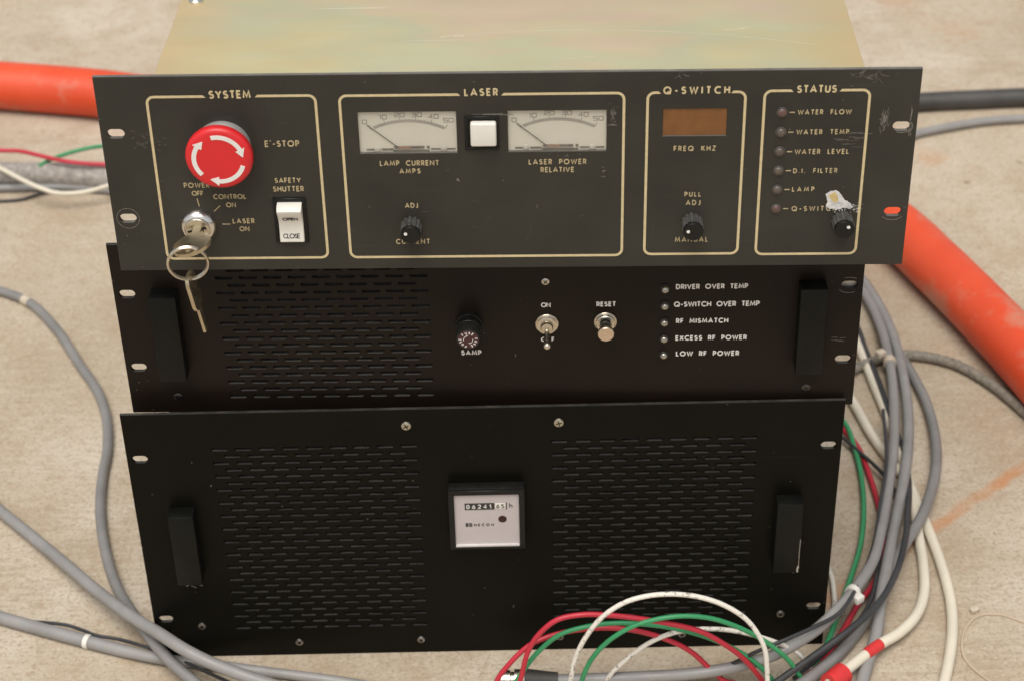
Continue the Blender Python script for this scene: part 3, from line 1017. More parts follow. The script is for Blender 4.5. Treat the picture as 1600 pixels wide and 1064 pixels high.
# emergency stop
EX, EZ = 71.6, 46.6
m_ = MB()
m_.lathe([(16.6, -0.1), (16.6, 6.0), (16.0, 6.8), (12.0, 7.4), (12.0, 9.5), (0.5, 9.5)], 48, front(EX + 0.8, EZ - 0.6, H3))
es = m_.build('emergency_stop', mat('silver_collar', (0.52, 0.51, 0.49), 0.38, 0.6), tu)
m_ = MB()
m_.lathe([(17.5, 8.5), (19.3, 9.0), (20.0, 10.2), (20.05, 13.2), (19.6, 14.6), (18.6, 15.5), (17.0, 15.95), (12, 16.0), (0.5, 16.0)], 64, front(EX, EZ, H3))
btn = m_.build('mushroom_button', RED_PLASTIC, es)
m_ = MB()
for k in range(3):
    a0 = 103 - k * 120
    a1 = a0 - 78
    M0 = front(EX, EZ, H3, 16.0)
    m_.ribbon(arc(0, 0, 14.6, 14.6, a0, a1, 16), 2.7, 0.15, M0)
    tip, lft, rgt = R(a1 - 20), R(a1 + 1), R(a1 + 1)
    tri = [(14.6 * math.cos(tip), 14.6 * math.sin(tip)), (11.6 * math.cos(lft), 11.6 * math.sin(lft)), (17.6 * math.cos(rgt), 17.6 * math.sin(rgt))]
    m_.add([(x, y, .19) for x, y in tri] + [(x, y, -.05) for x, y in tri], [(0, 1, 2), (0, 3, 4, 1), (1, 4, 5, 2), (2, 5, 3, 0)], False, M0)
m_.build('arrow_marks', WHITE_INK, btn)
# key switch
KX, KZ = 52.0, 100.2
m_ = MB()
m_.lathe([(11.2, -0.1), (11.2, 1.2), (10.9, 2.6), (9.8, 4.4), (8.6, 5.4), (8.0, 5.6), (7.8, 5.1), (0.5, 5.1)], 48, front(KX, KZ, H3))
ks = m_.build('key_switch', CHROME, tu)
m_ = MB()
m_.lathe([(7.6, 4.9), (7.6, 6.2), (7.3, 6.5), (0.5, 6.5)], 40, front(KX, KZ, H3))
m_.build('lock_cylinder', NICKEL, ks)
m_ = MB()
m_.box(-6.2, 5.6, -0.7, 0.7, 6.3, 6.62, M=front(KX, KZ - .3, H3, 0, R(14)))
m_.ribbon([(2.0, 0.4), (3.4, -1.6), (4.3, 1.4), (5.2, -1.0)], 0.7, 6.66, front(KX, KZ, H3, 0, R(14)), base=6.4)
m_.build('keyway', BLACK_PLASTIC, ks)
# safety shutter rocker switch
m_ = MB()
bx0, bx1, bz0, bz1 = 98.6 - W2, 118.6 - W2, H3 - 112.4, H3 - 81.6
for (a, b, cc, dd) in ((bx0, bx1, bz1 - 2.4, bz1), (bx0, bx1, bz0, bz0 + 1.2), (bx0, bx0 + 2.1, bz0 + 1.2, bz1 - 2.4), (bx1 - 2.7, bx1, bz0 + 1.2, bz1 - 2.4)):
    m_.box(a, b, -1.4, 0.5, cc, dd, 0.3, 1)
m_.box(bx0 + 0.5, bx1 - 0.5, -0.5, 0.4, bz0 + 0.5, bz1 - 0.5)
rk = m_.build('rocker_switch', BLACK_PLASTIC, tu)
m_ = MB()
prof = [(84.3, 0.2), (84.7, 4.0), (85.6, 6.6), (87.2, 8.0), (88.6, 7.8), (92.5, 5.2), (96.0, 3.4), (99.5, 2.8), (105.0, 3.0), (110.4, 3.8), (111.0, 3.4), (111.2, 0.2)]
xa, xb = 101.3 - W2, 116.2 - W2
vv, ff = [], []
for (zt, d) in prof:
    vv += [(xa + .4, -d, H3 - zt), (xb - .4, -d, H3 - zt), (xa, -max(0.2, d - .5), H3 - zt), (xb, -max(0.2, d - .5), H3 - zt)]
for i in range(len(prof) - 1):
    a, b = i * 4, (i + 1) * 4
    ff += [(a, a + 1, b + 1, b), (a + 2, a, b, b + 2), (a + 1, a + 3, b + 3, b + 1)]
ff += [tuple(i * 4 + 2 for i in range(len(prof))), tuple(i * 4 + 3 for i in reversed(range(len(prof))))]
m_.add(vv, ff, False)
cap = m_.build('rocker_cap', WHITE_PLASTIC, rk)
t = MB()
Mo = front(104.0, 95.6, H3, 3.65) @ Matrix.Rotation(R(31), 4, 'X')
letters(t, 'OPEN', 0, 9.4, 0, 3.2, H3, 0, 0.18, 0.12, Mx=Mo)
Mo = front(103.4, 108.3, H3, 3.52) @ Matrix.Rotation(R(-8), 4, 'X')
letters(t, 'CLOSE', 0, 10.4, 0, 3.2, H3, 0, 0.15, 0.12, Mx=Mo)
t.build('lettering', DARK_INK, cap)
# the two panel meters
for mi, (a, b, c0, c1) in enumerate(METERS):
    m_ = MB()
    x0, x1, z0, z1 = a - W2, b - W2, H3 - c1, H3 - c0
    dep = 7.0
    # housing walls behind the window, then the face plate
    m_.box(x0 - 1.5, x0, 3.01, dep + 1, z0 - 1.5, z1 + 1.5)
    m_.box(x1, x1 + 1.5, 3.01, dep + 1, z0 - 1.5, z1 + 1.5)
    m_.box(x0, x1, 3.01, dep + 1, z1, z1 + 1.5)
    m_.box(x0, x1, 3.01, dep + 1, z0 - 1.5, z0)
    me_ = m_.build('panel_meter', IVORY_FACE, tu)
    m_ = MB()
    m_.box(x0 - 1, x1 + 1, 2.0, 2.4, z0 - 1, z1 + 1)
    fd = -2.0
    m_ = MB()
    m_.add([(x0, 2.0, z0), (x1, 2.0, z0), (x1, 2.0, z1), (x0, 2.0, z1)], [(0, 1, 2, 3)])
    m_.build('meter_face', IVORY_FACE, me_)
    # scale: arc band, ticks, numerals (x right, y up, from the lower left of the window)
    F = front(a, c1, H3, -2.0)
    t = MB()
    cx, cy, ra = 29.4, -27.9, 49.0
    t2 = MB()
    t2.ribbon(arc(cx, cy, ra - .6, ra - .6, 114.5, 63.5, 20), 1.9, 0.10, F)
    t2.build('scale_band', PALE_INK, me_)
    for k in range(6):
        an = R(117 - k * 10.8)
        t.ribbon([((ra - .5) * math.cos(an) + cx, (ra - .5) * math.sin(an) + cy), ((ra + 2.3) * math.cos(an) + cx, (ra + 2.3) * math.sin(an) + cy)], 0.35, 0.13, F)
    for k in range(26 if mi == 0 else 51):
        an = R(117 - k * 54 / (25 if mi == 0 else 50))
        t.ribbon([((ra - .9) * math.cos(an) + cx, (ra - .9) * math.sin(an) + cy), ((ra + .8) * math.cos(an) + cx, (ra + .8) * math.sin(an) + cy)], 0.2, 0.14, F)
    for num, nx, ny in (('0', 2.2, 18.6), ('10', 12.6, 21.6), ('20', 21.4, 23.0), ('30', 31.6, 23.0), ('40', 41.4, 21.8), ('50', 50.2, 19.2)):
        chs = ['q' + q for q in num]
        wdt = 3.0 if len(num) == 1 else (4.5 if num == '10' else 6.3)
        letters(t, num, 0, wdt, 0, 3.0, H3, 0, 0.15, 0.1, chars=chs, narrow=1.28, Mx=F @ Matrix.Translation((nx, ny, 0)))
    t.build('scale_markings', GREY_INK, me_)
    t = MB()
    t.ribbon([(5.0, 18.4), (22.5, 3.6)], 0.42, 0.9, F, base=0.7)
    t.build('needle', DARK_INK, me_)
    t = MB()
    t.box(20.5, 38.5, 2.4, 3.8, 0.0, 0.8, 0.1, 1, F)
    t.box(40.0, 41.6, 2.4, 3.8, 0.0, 0.7, 0.1, 1, F)
    t.box(13.0, 20.0, 1.2, 2.4, 0.0, 0.5, 0.1, 1, F)
    t.box(20.0, 41.5, 0.5, 1.3, 0.0, 0.6, 0.1, 1, F)
    t.box(42.5, 57.0, 1.4, 2.2, 0.0, 0.5, 0.1, 1, F)
    t.box(4.0, 8.5, 1.4, 2.2, 0.0, 0.5, 0.1, 1, F)
    t.build('movement_bar', mat('grey_movement_metal', (0.17, 0.15, 0.13), 0.5, 0.3, var=0.5, vscale=300), me_)
    t = MB()
    t.box(23.5, 30.5, 2.5, 3.7, 0.7, 1.0, 0.1, 1, F)
    t.build('coil', mat('reddish_coil_wire', (0.30, 0.15, 0.10), 0.5, var=0.3, vscale=800), me_)
    for sx in (10.4, 50.0):
        t = MB()
        t.lathe([(1.9, 0.0), (1.9, 0.7), (1.2, 1.1), (0.3, 1.2)], 18, F @ Matrix.Translation((sx, 1.9, 0)))
        t.build('screw', mat('pale_meter_screw', (0.50, 0.48, 0.43), 0.45, 0.2), me_)
    m_ = MB()
    m_.add([(x0 + .05, 0.6, z0 + .05), (x1 - .05, 0.6, z0 + .05), (x1 - .05, 0.6, z1 - .05), (x0 + .05, 0.6, z1 - .05)], [(0, 1, 2, 3)])
    m_.build('window', GLASS, me_)
# square white push button
m_ = MB()
bx0, bx1, bz0, bz1 = 216.4 - W2, 236.5 - W2, H3 - 49.9, H3 - 27.6
for (p, q, cc, dd) in ((bx0, bx1, bz1 - 2.0, bz1), (bx0, bx1, bz0, bz0 + 2.0), (bx0, bx0 + 1.9, bz0 + 2.0, bz1 - 2.0), (bx1 - 1.9, bx1, bz0 + 2.0, bz1 - 2.0)):
    m_.box(p, q, -1.2, 0.4, cc, dd, 0.3, 1)
m_.box(bx0 + .5, bx1 - .5, -.3, .4, bz0 + .5, bz1 - .5)
pb = m_.build('push_button', BLACK_PLASTIC, tu)
m_ = MB()
m_.box(219.8 - W2, 235.1 - W2, -5.0, -0.2, H3 - 45.9, H3 - 30.4, 1.3, 4)
m_.build('button_cap', WHITE_PLASTIC, pb)
# frequency display
m_ = MB()
m_.box(DISP[0] - W2 + .02, DISP[1] - W2 - .02, 0.9, 3.0, H3 - DISP[3] + .02, H3 - DISP[2] - .02)
m_.build('display_window', AMBER, tu)
# status lamps
for k, z in enumerate((27.3, 40.4, 53.3, 66.2, 79.2, 92.2)):
    m_ = MB()
    m_.lathe([(3.5, -0.1), (3.5, 0.5), (3.1, 0.8), (2.6, 0.8)], 28, front(403.0, z, H3))
    lb = m_.build('status_lamp', mat('lamp_bezel', (0.06, 0.055, 0.048), 0.4, 0.2), tu)
    m_ = MB()
    m_.lathe([(2.7, 0.3), (2.6, 1.0), (2.0, 1.6), (1.1, 1.95), (0.1, 2.05)], 24, front(403.0, z, H3))
    m_.build('lens', LAMP_RED if k in (0, 5) else LAMP_DULL, lb)
# knobs
for (x, z, da) in ((181.9, 101.5, 157), (352.6, 100.8, 172), (443.4, 100.4, 45)):
    m_ = MB()
    m_.lathe([(6.5, 0.3), (6.5, 9.6), (6.1, 10.6), (5.9, 10.7)], 60, front(x, z, H3),
             rfun=lambda k: 1.0 if k % 5 < 3 else 0.84, smooth=False)
    kn = m_.build('knob', KNOB_SIDE, tu)
    m_ = MB()
    m_.lathe([(6.0, 10.2), (6.0, 12.4), (5.6, 13.0), (0.3, 13.05)], 36, front(x, z, H3))
    kc = m_.build('knob_cap', BLACK_PLASTIC, kn)
    m_ = MB()
    m_.lathe([(1.05, 12.9), (1.05, 13.2), (0.2, 13.22)], 16, front(x + 3.1 * math.cos(R(da)), z - 3.1 * math.sin(R(da)), H3))
    m_.build('pointer_dot', WHITE_INK, kc)
# torn sticker remnant
random.seed(3)
m_ = MB()
pol = [(432.4, 82.6), (435.2, 80.6), (438.8, 80.0), (441.0, 82.6), (444.0, 86.4), (447.2, 89.0), (449.4, 91.4), (447.0, 92.6), (443.0, 92.2), (439.2, 93.6), (435.4, 92.4), (433.0, 91.6), (433.6, 88.0)]
edge = []
for i in range(len(pol)):
    p, q = Vector(pol[i]), Vector(pol[(i + 1) % len(pol)])
    for k in range(4):
        w = p.lerp(q, k / 4)
        edge.append((w.x + random.uniform(-.4, .4), w.y + random.uniform(-.4, .4)))
n_ = len(edge)
m_.add([(x - W2, -0.35, H3 - z) for x, z in edge] + [(x - W2, 0.05, H3 - z) for x, z in edge],
       [tuple(range(n_))] + [(i, i + n_, (i + 1) % n_ + n_, (i + 1) % n_) for i in range(n_)])
for k in range(34):
    x, z = random.uniform(438, 453), random.uniform(90, 95.5)
    s = random.uniform(.15, .5)
    m_.add([(x - W2 - s, -.06, H3 - z - s * .7), (x - W2 + s, -.06, H3 - z - s), (x - W2 + s * .8, -.06, H3 - z + s), (x - W2 - s, -.06, H3 - z + s * .6)], [(0, 1, 2, 3)])
st = m_.build('torn_sticker', PAPER, tu)
m_ = MB()
pol = [(434.0, 83.2), (437.6, 81.0), (439.4, 83.6), (440.2, 87.0), (438.4, 88.8), (436.0, 86.4)]
m_.add([(x - W2, -0.42, H3 - z) for x, z in pol] + [(x - W2, -.3, H3 - z) for x, z in pol], [tuple(range(6))] + [(i, i + 6, (i + 1) % 6 + 6, (i + 1) % 6) for i in range(6)])
m_.build('adhesive', GLUE, st)
# scuffs and scratches
random.seed(11)


def scuff(cx, cz, n, lx, lz, spx, spz, w=0.18):
    ch = MB()
    for _ in range(n):
        x, z = random.gauss(cx, spx), random.gauss(cz, spz)
        dx, dz = lx * random.uniform(.5, 1.2), lz * random.uniform(-1.2, 1.2)
        ch.ribbon([(0, 0), (dx * .5, dz * .6), (dx, dz)], w * random.uniform(.4, 1.2), 0.045 + random.uniform(0, .03), front(x, z, H3))
    ch.build('scratch_marks', BARE, tu)


scuff(450, 4, 44, 2.6, 3.0, 5, 2.0, .15)
scuff(463, 33.5, 60, .8, 4, 1.3, 3.0, .19)
scuff(478.5, 28, 8, .5, 9, .4, 6, .3)
scuff(441, 46, 12, 7, .6, 4, 3.5)
scuff(303.6, 28, 40, 1.0, 2.0, 0.9, 3.0, .2)
scuff(302.5, 34.6, 5, 4, .15, .6, .25, .25)
scuff(276, 55, 8, 2, 1.4, 5, 1.2)
scuff(211, 71, 3, .6, 1.6, .4, 1.2, .6)
scuff(298, 67, 5, 2, .5, .8, 2, .4)
scuff(450, 91.5, 26, 2.4, 1.2, 3.2, 1.8, .3)
scuff(26, 42, 30, 2.2, 1.5, 6, 3.2, .12)
scuff(343, 3, 6, 3, 2, 4, 1)
scuff(120, 60, 5, 4, 1, 30, 25, .08)
scuff(250, 90, 6, 4, 1, 60, 22, .07)
scuff(226, 27.0, 6, 14, .2, 5, .25, .3)
for (rx, ry, a0, a1, w, x, z) in ((6.9, 6.9, 0, 355, .28, 9.2, 95.2), (7.2, 5.4, 215, 325, .30, 473.6, 95.4), (6.2, 4.2, 240, 400, .35, 474.0, 37.2)):
    ch = MB()
    ch.ribbon(arc(0, 0, rx, ry, a0, a1, 32), w, 0.06, front(x, z, H3))
    ch.build('washer_mark', BARE, tu)

# ============ keys on the ring hanging from the key switch (built in the frame of the top unit)
kr = empty('key_ring', 'two small keys on a steel split ring, one key turned in the lock', 'keys', tu.matrix_world.copy())


def key_bow(mb, M, a=10.5, b=10.0, th=2.0, hole=(0, 5.5, 2.4)):
    """rounded bow with a hole, lying in the XY plane of M"""
    n = 32
    out = [(a * math.cos(2 * math.pi * k / n), b * math.sin(2 * math.pi * k / n)) for k in range(n)]
    inn = [(hole[0] + hole[2] * math.cos(2 * math.pi * k / n), hole[1] + hole[2] * math.sin(2 * math.pi * k / n)) for k in range(n)]
    v = []
    for z in (-th / 2, th / 2):
        v += [(x, y, z) for x, y in out] + [(x, y, z) for x, y in inn]
    f = []
    for k in range(n):
        j = (k + 1) % n
        f += [(k, j, n + j, n + k), (2 * n + k, 3 * n + k, 3 * n + j, 2 * n + j), (k, 2 * n + k, 2 * n + j, j), (n + k, n + j, 3 * n + j, 3 * n + k)]
    mb.add(v, f, False, M)


# key in the lock: its plane holds the outward axis and the slot direction (tilted 14 degrees)
Mk = front(KX + .2, KZ - .2, H3, 0, R(14)) @ Matrix.Rotation(math.pi / 2, 4, 'X')     # local Y = outwards, X along the slot
m_ = MB()
key_bow(m_, Mk @ Matrix.Translation((-0.8, 23.6, 0)), 12.0, 12.3, 2.2, (-1.5, 7.6, 2.2))
m_.box(-3.2, 2.6, 3.0, 12.5, -0.95, 0.95, 0.3, 1, Mk)
m_.build('key', BRASS_KEY, kr)
# ring: a vertical loop through the bow's hole
m_ = MB()
rc = Vector((49.0 - W2, -31.0, H3 - 108.6))
for kk, off in ((0, -0.55), (1, 0.55)):
    loop = []
    for k in range(48):
        a = 2 * math.pi * k / 48
        p = Vector((11.9 * math.cos(a), off, 12.2 * math.sin(a)))
        p = Matrix.Rotation(R(8), 3, 'Z') @ (Matrix.Rotation(R(8), 3, 'X') @ p)
        loop.append(rc + p)
    loop.append(loop[0])
    m_.tube(loop, 0.85, 8, spline=False, caps=False)
m_.build('split_ring', NICKEL, kr)
# spare key, seen almost edge on
m_ = MB()
Ms = (Matrix.Translation((50.6 - W2, -31.0, H3 - 129.5)) @ Matrix.Rotation(R(-9), 4, 'Y') @ Matrix.Rotation(R(-3), 4, 'Z') @ Matrix.Rotation(math.pi / 2, 4, 'Y') @ Matrix.Rotation(math.pi / 2, 4, 'Z'))
# in Ms: X = outwards/inwards, Y = up, Z = thickness
bow = [(-6.5, 12.5), (-3, 13.8), (3, 13.8), (6.5, 12.5), (8.2, 9), (8.2, -6), (6.0, -9.5), (3.0, -10.4), (-3.0, -10.4), (-6.0, -9.5), (-8.2, -6), (-8.2, 9)]
hole = [(2.6 * math.cos(-2 * math.pi * k / 12 + math.pi * .75), 8.6 + 2.6 * math.sin(-2 * math.pi * k / 12 + math.pi * .75)) for k in range(12)]
n_ = len(bow)
vv = [(x, y, z) for z in (-1.1, 1.1) for x, y in bow]
m_.add(vv, [tuple(range(n_)), tuple(range(2 * n_ - 1, n_ - 1, -1))] + [(i, (i + 1) % n_, (i + 1) % n_ + n_, i + n_) for i in range(n_)], False, Ms)
blade = [(-3.0, -10.2), (3.0, -10.2), (3.0, -13), (2.0, -14.5), (2.9, -16.5), (1.7, -18), (2.8, -20), (1.6, -22), (2.4, -24.5), (0.5, -27), (-3.0, -27)]
n_ = len(blade)
vv = [(x, y, z) for z in (-.9, .9) for x, y in blade]
m_.add(vv, [tuple(range(n_)), tuple(range(2 * n_ - 1, n_ - 1, -1))] + [(i, (i + 1) % n_, (i + 1) % n_ + n_, i + n_) for i in range(n_)], False, Ms)
m_.build('key', BRASS_KEY, kr)

# ------------------------------------------------------------------ hose and cables


def sag_noise(pts, amp, seed):
    rnd = random.Random(seed)
    return [(x + rnd.uniform(-amp, amp), y + rnd.uniform(-amp, amp), z) for x, y, z in pts]


def cable(name, label, cat, pts, r, material, group=None, n=12, sub=8, parent=None, rfun=None, wob=0.9):
    mb = MB()
    mb.tube(pts, r, n, sub=sub, rfun=rfun, wob=wob)
    o = mb.build(name, material, parent)
    if parent is None:
        tag(o, label, cat, group)
    return o


def sleeve(name, pts, i0, i1, r, material, parent=None, n=14, sub=8):
    """short tube round part of a spline (i0, i1: control-point numbers)"""
    q = 40
    P = catmull(pts, q)
    a, b = int(round(i0 * q)), int(round(i1 * q))
    mb = MB()
    mb.tube([tuple(p) for p in P[a:b + 1]], r, n, spline=False)
    return mb.build(name, material, parent)


hose_pts = [(-648.5, 888.7, 25.0), (-532.1, 868.1, 25.0), (-424.1, 845.1, 25.0), (-345.4, 823.9, 25.0)] + [(-170, 840, 27), (20, 800, 27), (190, 735, 27), (310, 640, 27)] + [(384.3, 524.4, 27.0), (404.6, 471.9, 27.0), (421.6, 423.9, 27.0), (439.2, 370.9, 27.0), (455.4, 317.7, 27.0), (478.1, 232.2, 27.0), (497.6, 148.0, 27.0)]
cable('hose', 'thick orange rubber hose lying on the concrete behind the stack', 'hose', hose_pts, 26.0, HOSE, n=28, sub=12, wob=0.0)

cable('cable', 'thick black cable lying behind the stack at upper right', 'cable', [(280.0, 796.8, 9.0), (362.4, 804.5, 9.0), (431.5, 811.5, 9.0), (473.0, 815.5, 9.0), (521.2, 817.6, 9.0), (576.2, 819.5, 9.0), (705.4, 817.9, 9.0)], 10.2, DUSTY_BLACK, n=16)
cable('cable', 'pale grey cable just below the thick black cable at upper right', 'cable', [(296.1, 704.1, 5.0), (369.9, 716.9, 5.0), (419.6, 739.1, 5.0), (448.8, 754.4, 5.0), (484.5, 766.7, 5.0), (520.0, 776.4, 5.0), (567.8, 779.9, 5.0), (694.8, 777.0, 5.0)], 4.4, GREY_PVC)

# left, behind the stack
cable('conduit', 'wide dusty grey sleeved cable lying behind the stack at left', 'cable', [(-632.4, 707.9, 12.0), (-499.2, 697.0, 12.0), (-459.5, 694.0, 12.0), (-426.3, 690.0, 12.0), (-385.8, 680.5, 12.0), (-285.3, 651.9, 12.0), (-179.8, 610.3, 12.0)], 12.0, SLEEVE, n=20)
cable('cable', 'slim grey cable below the wide grey sleeved cable at left', 'cable', [(-626.8, 680.0, 4.0), (-497.2, 681.0, 4.0), (-464.8, 680.9, 4.0), (-432.1, 679.5, 4.0), (-385.4, 671.1, 4.0), (-297.9, 643.5, 4.0)], 4.2, GREY_PVC2)
cable('wire', 'thin black wire curving out from under the white wire at left', 'wire', [(-588.4, 653.9, 2.0), (-493.0, 658.7, 2.0), (-471.1, 661.6, 2.0), (-456.3, 669.4, 3.0), (-441.2, 675.2, 3.0), (-412.5, 677.8, 3.0), (-372.6, 671.0, 3.0)], 1.5, BLACK_PVC, n=8)
cable('wire', 'thin black wire along the wide grey sleeved cable at left', 'wire', [(-567.9, 705.1, 3.0), (-500.7, 697.1, 3.0), (-467.5, 695.2, 4.0), (-440.3, 688.9, 4.0), (-406.2, 679.7, 4.0), (-352.7, 667.6, 3.0)], 1.8, BLACK_PVC, n=8)
cable('wire', 'green wire end sticking out behind the top panel at left', 'wire', [(-456.2, 689.7, 24.0), (-448.4, 699.9, 24.0), (-437.4, 708.2, 25.0), (-423.4, 715.2, 26.0), (-406.5, 720.7, 27.0), (-388.2, 727.5, 25.0), (-334.2, 735.1, 18.0)], 2.1, GREEN_WIRE, n=10)
cable('wire', 'red wire crossing over the green wire behind the stack at left', 'wire', [(-603.7, 711.8, 30.0), (-539.0, 715.2, 31.0), (-498.9, 710.8, 31.0), (-478.9, 708.6, 31.0), (-453.9, 696.9, 31.0), (-432.6, 686.8, 31.0), (-412.6, 682.5, 30.0), (-387.1, 682.3, 28.0), (-327.7, 688.7, 20.0)], 2.3, RED_WIRE, n=10)
cable('wire', 'white wire sagging below the wide grey sleeved cable at left', 'wire', [(-589.1, 755.9, 24.0), (-526.3, 711.2, 24.0), (-495.0, 686.2, 24.0), (-467.6, 661.8, 24.0), (-447.7, 647.5, 23.0), (-430.6, 641.8, 20.0), (-414.0, 643.3, 18.0), (-397.6, 647.6, 18.0), (-380.4, 653.6, 20.0), (-332.8, 678.5, 20.0)], 2.4, CREAM_PVC, n=10)

# left, in front
A = [(-534.0, 508.3, 4.6), (-484.0, 499.8, 4.6), (-457.7, 488.9, 4.6), (-426.8, 468.3, 4.6), (-391.6, 420.8, 4.6), (-362.1, 366.7, 4.6), (-340.4, 327.5, 4.6), (-326.6, 290.1, 4.6), (-318.4, 245.5, 4.6), (-316.4, 207.1, 4.6), (-310.6, 162.1, 4.6), (-298.8, 114.6, 5.0), (-282.7, 68.9, 9.0), (-265.7, 34.5, 14.0), (-248.4, 5.4, 17.0), (-231.2, -19.0, 17.0), (-211.9, -37.4, 13.0), (-187.5, -57.1, 8.0)]
cable('cable', 'grey cable winding down the concrete at left, under the straight one', 'cable', A, 4.3, GREY_PVC2, wob=0.0)
sl = sleeve('tape_band', A, 2.80, 3.02, 4.6, BEIGE_TAPE)
tag(sl, 'beige tape band wrapped round the winding grey cable at left', 'tape')
B = [(-467.0, 249.2, 5.6), (-425.0, 203.6, 5.6), (-391.1, 165.1, 5.6), (-358.4, 129.8, 8.0), (-322.9, 88.9, 13.0), (-288.2, 46.8, 20.0), (-261.2, 15.3, 27.0), (-235.6, -11.8, 34.0), (-215.0, -29.5, 34.0), (-196.5, -37.7, 29.0), (-174.0, -43.3, 22.0), (-151.5, -48.6, 16.0), (-129.0, -54.5, 10.0)]
cable('cable', 'grey cable running straight from left edge across the lower corner', 'cable', B, 4.6, GREY_PVC)
C_ = [(-429.5, 68.4, 5.1), (-392.2, 53.0, 5.1), (-365.7, 40.9, 5.1), (-334.6, 28.2, 5.1), (-299.1, 14.2, 5.1), (-264.2, 1.1, 5.1), (-234.8, -8.7, 6.0), (-206.4, -13.5, 6.0), (-178.1, -19.0, 5.5), (-145.4, -25.3, 5.0), (-112.8, -32.1, 5.0), (-75.8, -41.5, 5.0)]
P6 = lambda s, a: 5.0 - 1.3 * min(1.0, max(0.0, (s - 150) / 90.0))
cable('cable', 'thick grey cable at lower left with a white cable tie', 'cable', C_, 5.0, GREY_PVC, rfun=P6, wob=0.0)
sl = sleeve('cable_tie', C_, 4.05, 4.14, 5.5, WHITE_TIE)
tag(sl, 'white cable tie round the thick grey cable at lower left', 'cable tie')
cable('wire', 'thin black wire tied on top of the thick grey cable at lower left', 'wire', [(-360.6, 39.5, 5.0), (-342.6, 34.0, 7.0), (-327.6, 31.1, 8.0), (-312.8, 27.9, 8.0), (-300.0, 22.0, 8.0), (-289.3, 15.2, 9.0), (-272.5, 11.7, 8.0), (-254.7, 3.4, 9.0), (-230.0, -8.3, 8.0), (-210.1, -20.3, 7.0), (-190.5, -31.5, 6.0), (-166.6, -44.2, 4.0)], 1.3, BLACK_PVC, n=8)

# right, the bundle
G1 = [(313.3, 501.7, 9.0), (335.0, 467.8, 9.0), (344.1, 425.5, 10.0), (346.3, 369.5, 12.0), (343.3, 315.0, 13.0), (337.0, 264.7, 13.0), (327.4, 211.4, 14.0), (314.5, 159.7, 16.0), (297.9, 98.5, 22.0), (284.1, 56.9, 27.0), (265.5, 22.1, 32.0), (243.3, -8.8, 34.0), (227.1, -24.4, 33.0), (200.8, -36.1, 25.0), (173.6, -40.2, 18.0), (137.5, -41.7, 13.0), (105.9, -41.3, 11.0), (74.1, -41.3, 10.0), (46.9, -40.8, 9.0), (31.1, -40.9, 9.0)]
cable('cable', 'grey cable sweeping in front of the lower panel to a metal plug', 'cable', G1, 4.3, GREY_PVC, 'grey cables bundled at right', wob=0.0)
G2 = [(315.9, 520.1, 8.0), (337.8, 485.7, 8.0), (350.4, 428.4, 10.0), (355.2, 369.2, 12.0), (353.9, 316.0, 12.0), (349.0, 265.7, 12.0), (339.4, 213.6, 12.0), (325.1, 160.3, 12.0), (309.8, 108.8, 13.0), (296.5, 62.3, 15.0), (286.9, 27.2, 15.0), (279.7, -2.4, 11.0), (270.0, -27.7, 7.0), (260.9, -52.1, 6.0), (253.1, -73.7, 6.0)]
cable('cable', 'grey cable in the middle of the right bundle, running to bottom edge', 'cable', G2, 4.5, GREY_PVC, 'grey cables bundled at right')
G3 = [(316.0, 519.2, 5.0), (337.1, 479.4, 5.0), (347.2, 420.4, 5.0), (356.2, 364.4, 5.0), (364.2, 320.7, 5.0), (368.1, 282.1, 6.0), (366.5, 239.4, 8.0), (361.0, 202.8, 10.0), (350.2, 162.3, 13.0), (334.2, 122.5, 15.0), (316.9, 93.8, 14.0), (301.9, 68.0, 8.0), (287.8, 39.2, 6.0), (268.9, 8.5, 5.5), (250.2, -17.0, 5.5), (224.8, -42.3, 5.5), (198.8, -62.4, 5.5)]
cable('cable', 'grey cable bulging farthest right in the right bundle', 'cable', G3, 4.4, GREY_PVC2, 'grey cables bundled at right')
W1 = [(315.6, 432.9, 4.4), (323.9, 373.4, 4.4), (328.0, 321.0, 4.4), (332.0, 272.0, 4.4), (334.2, 227.9, 4.4), (335.3, 185.8, 4.4), (334.0, 149.4, 4.4), (331.1, 110.6, 4.4), (328.5, 77.1, 4.4), (323.6, 47.7, 5.0), (313.0, 21.3, 7.0), (296.6, 0.5, 9.0), (280.3, -13.1, 11.0), (264.1, -28.2, 12.0), (249.7, -42.0, 12.0), (238.2, -53.1, 12.0)]
w1 = cable('cable', 'cream cable ending in a red plug with a red band', 'cable', W1, 4.05, CREAM_PVC, 'cream cables on the floor at right', wob=0.0)
sleeve('red_band', W1, 12.0, 12.75, 4.35, RED_TAPE, w1)
sleeve('plug', W1, 14.0, 15.0, 7.8, RED_TAPE, w1)
W2_ = [(296.3, 338.3, 4.4), (308.4, 279.1, 4.4), (315.3, 241.6, 4.4), (325.4, 206.9, 4.4), (334.9, 177.6, 4.4), (338.3, 145.3, 4.4), (341.2, 106.5, 4.4), (342.4, 70.8, 4.4), (341.3, 37.2, 4.4), (336.7, 6.3, 4.4), (329.8, -20.2, 4.4), (319.8, -49.0, 4.4), (305.5, -79.8, 4.4)]
cable('cable', 'cream cable curving to the bottom edge, outermost at right', 'cable', W2_, 4.05, CREAM_PVC, 'cream cables on the floor at right')
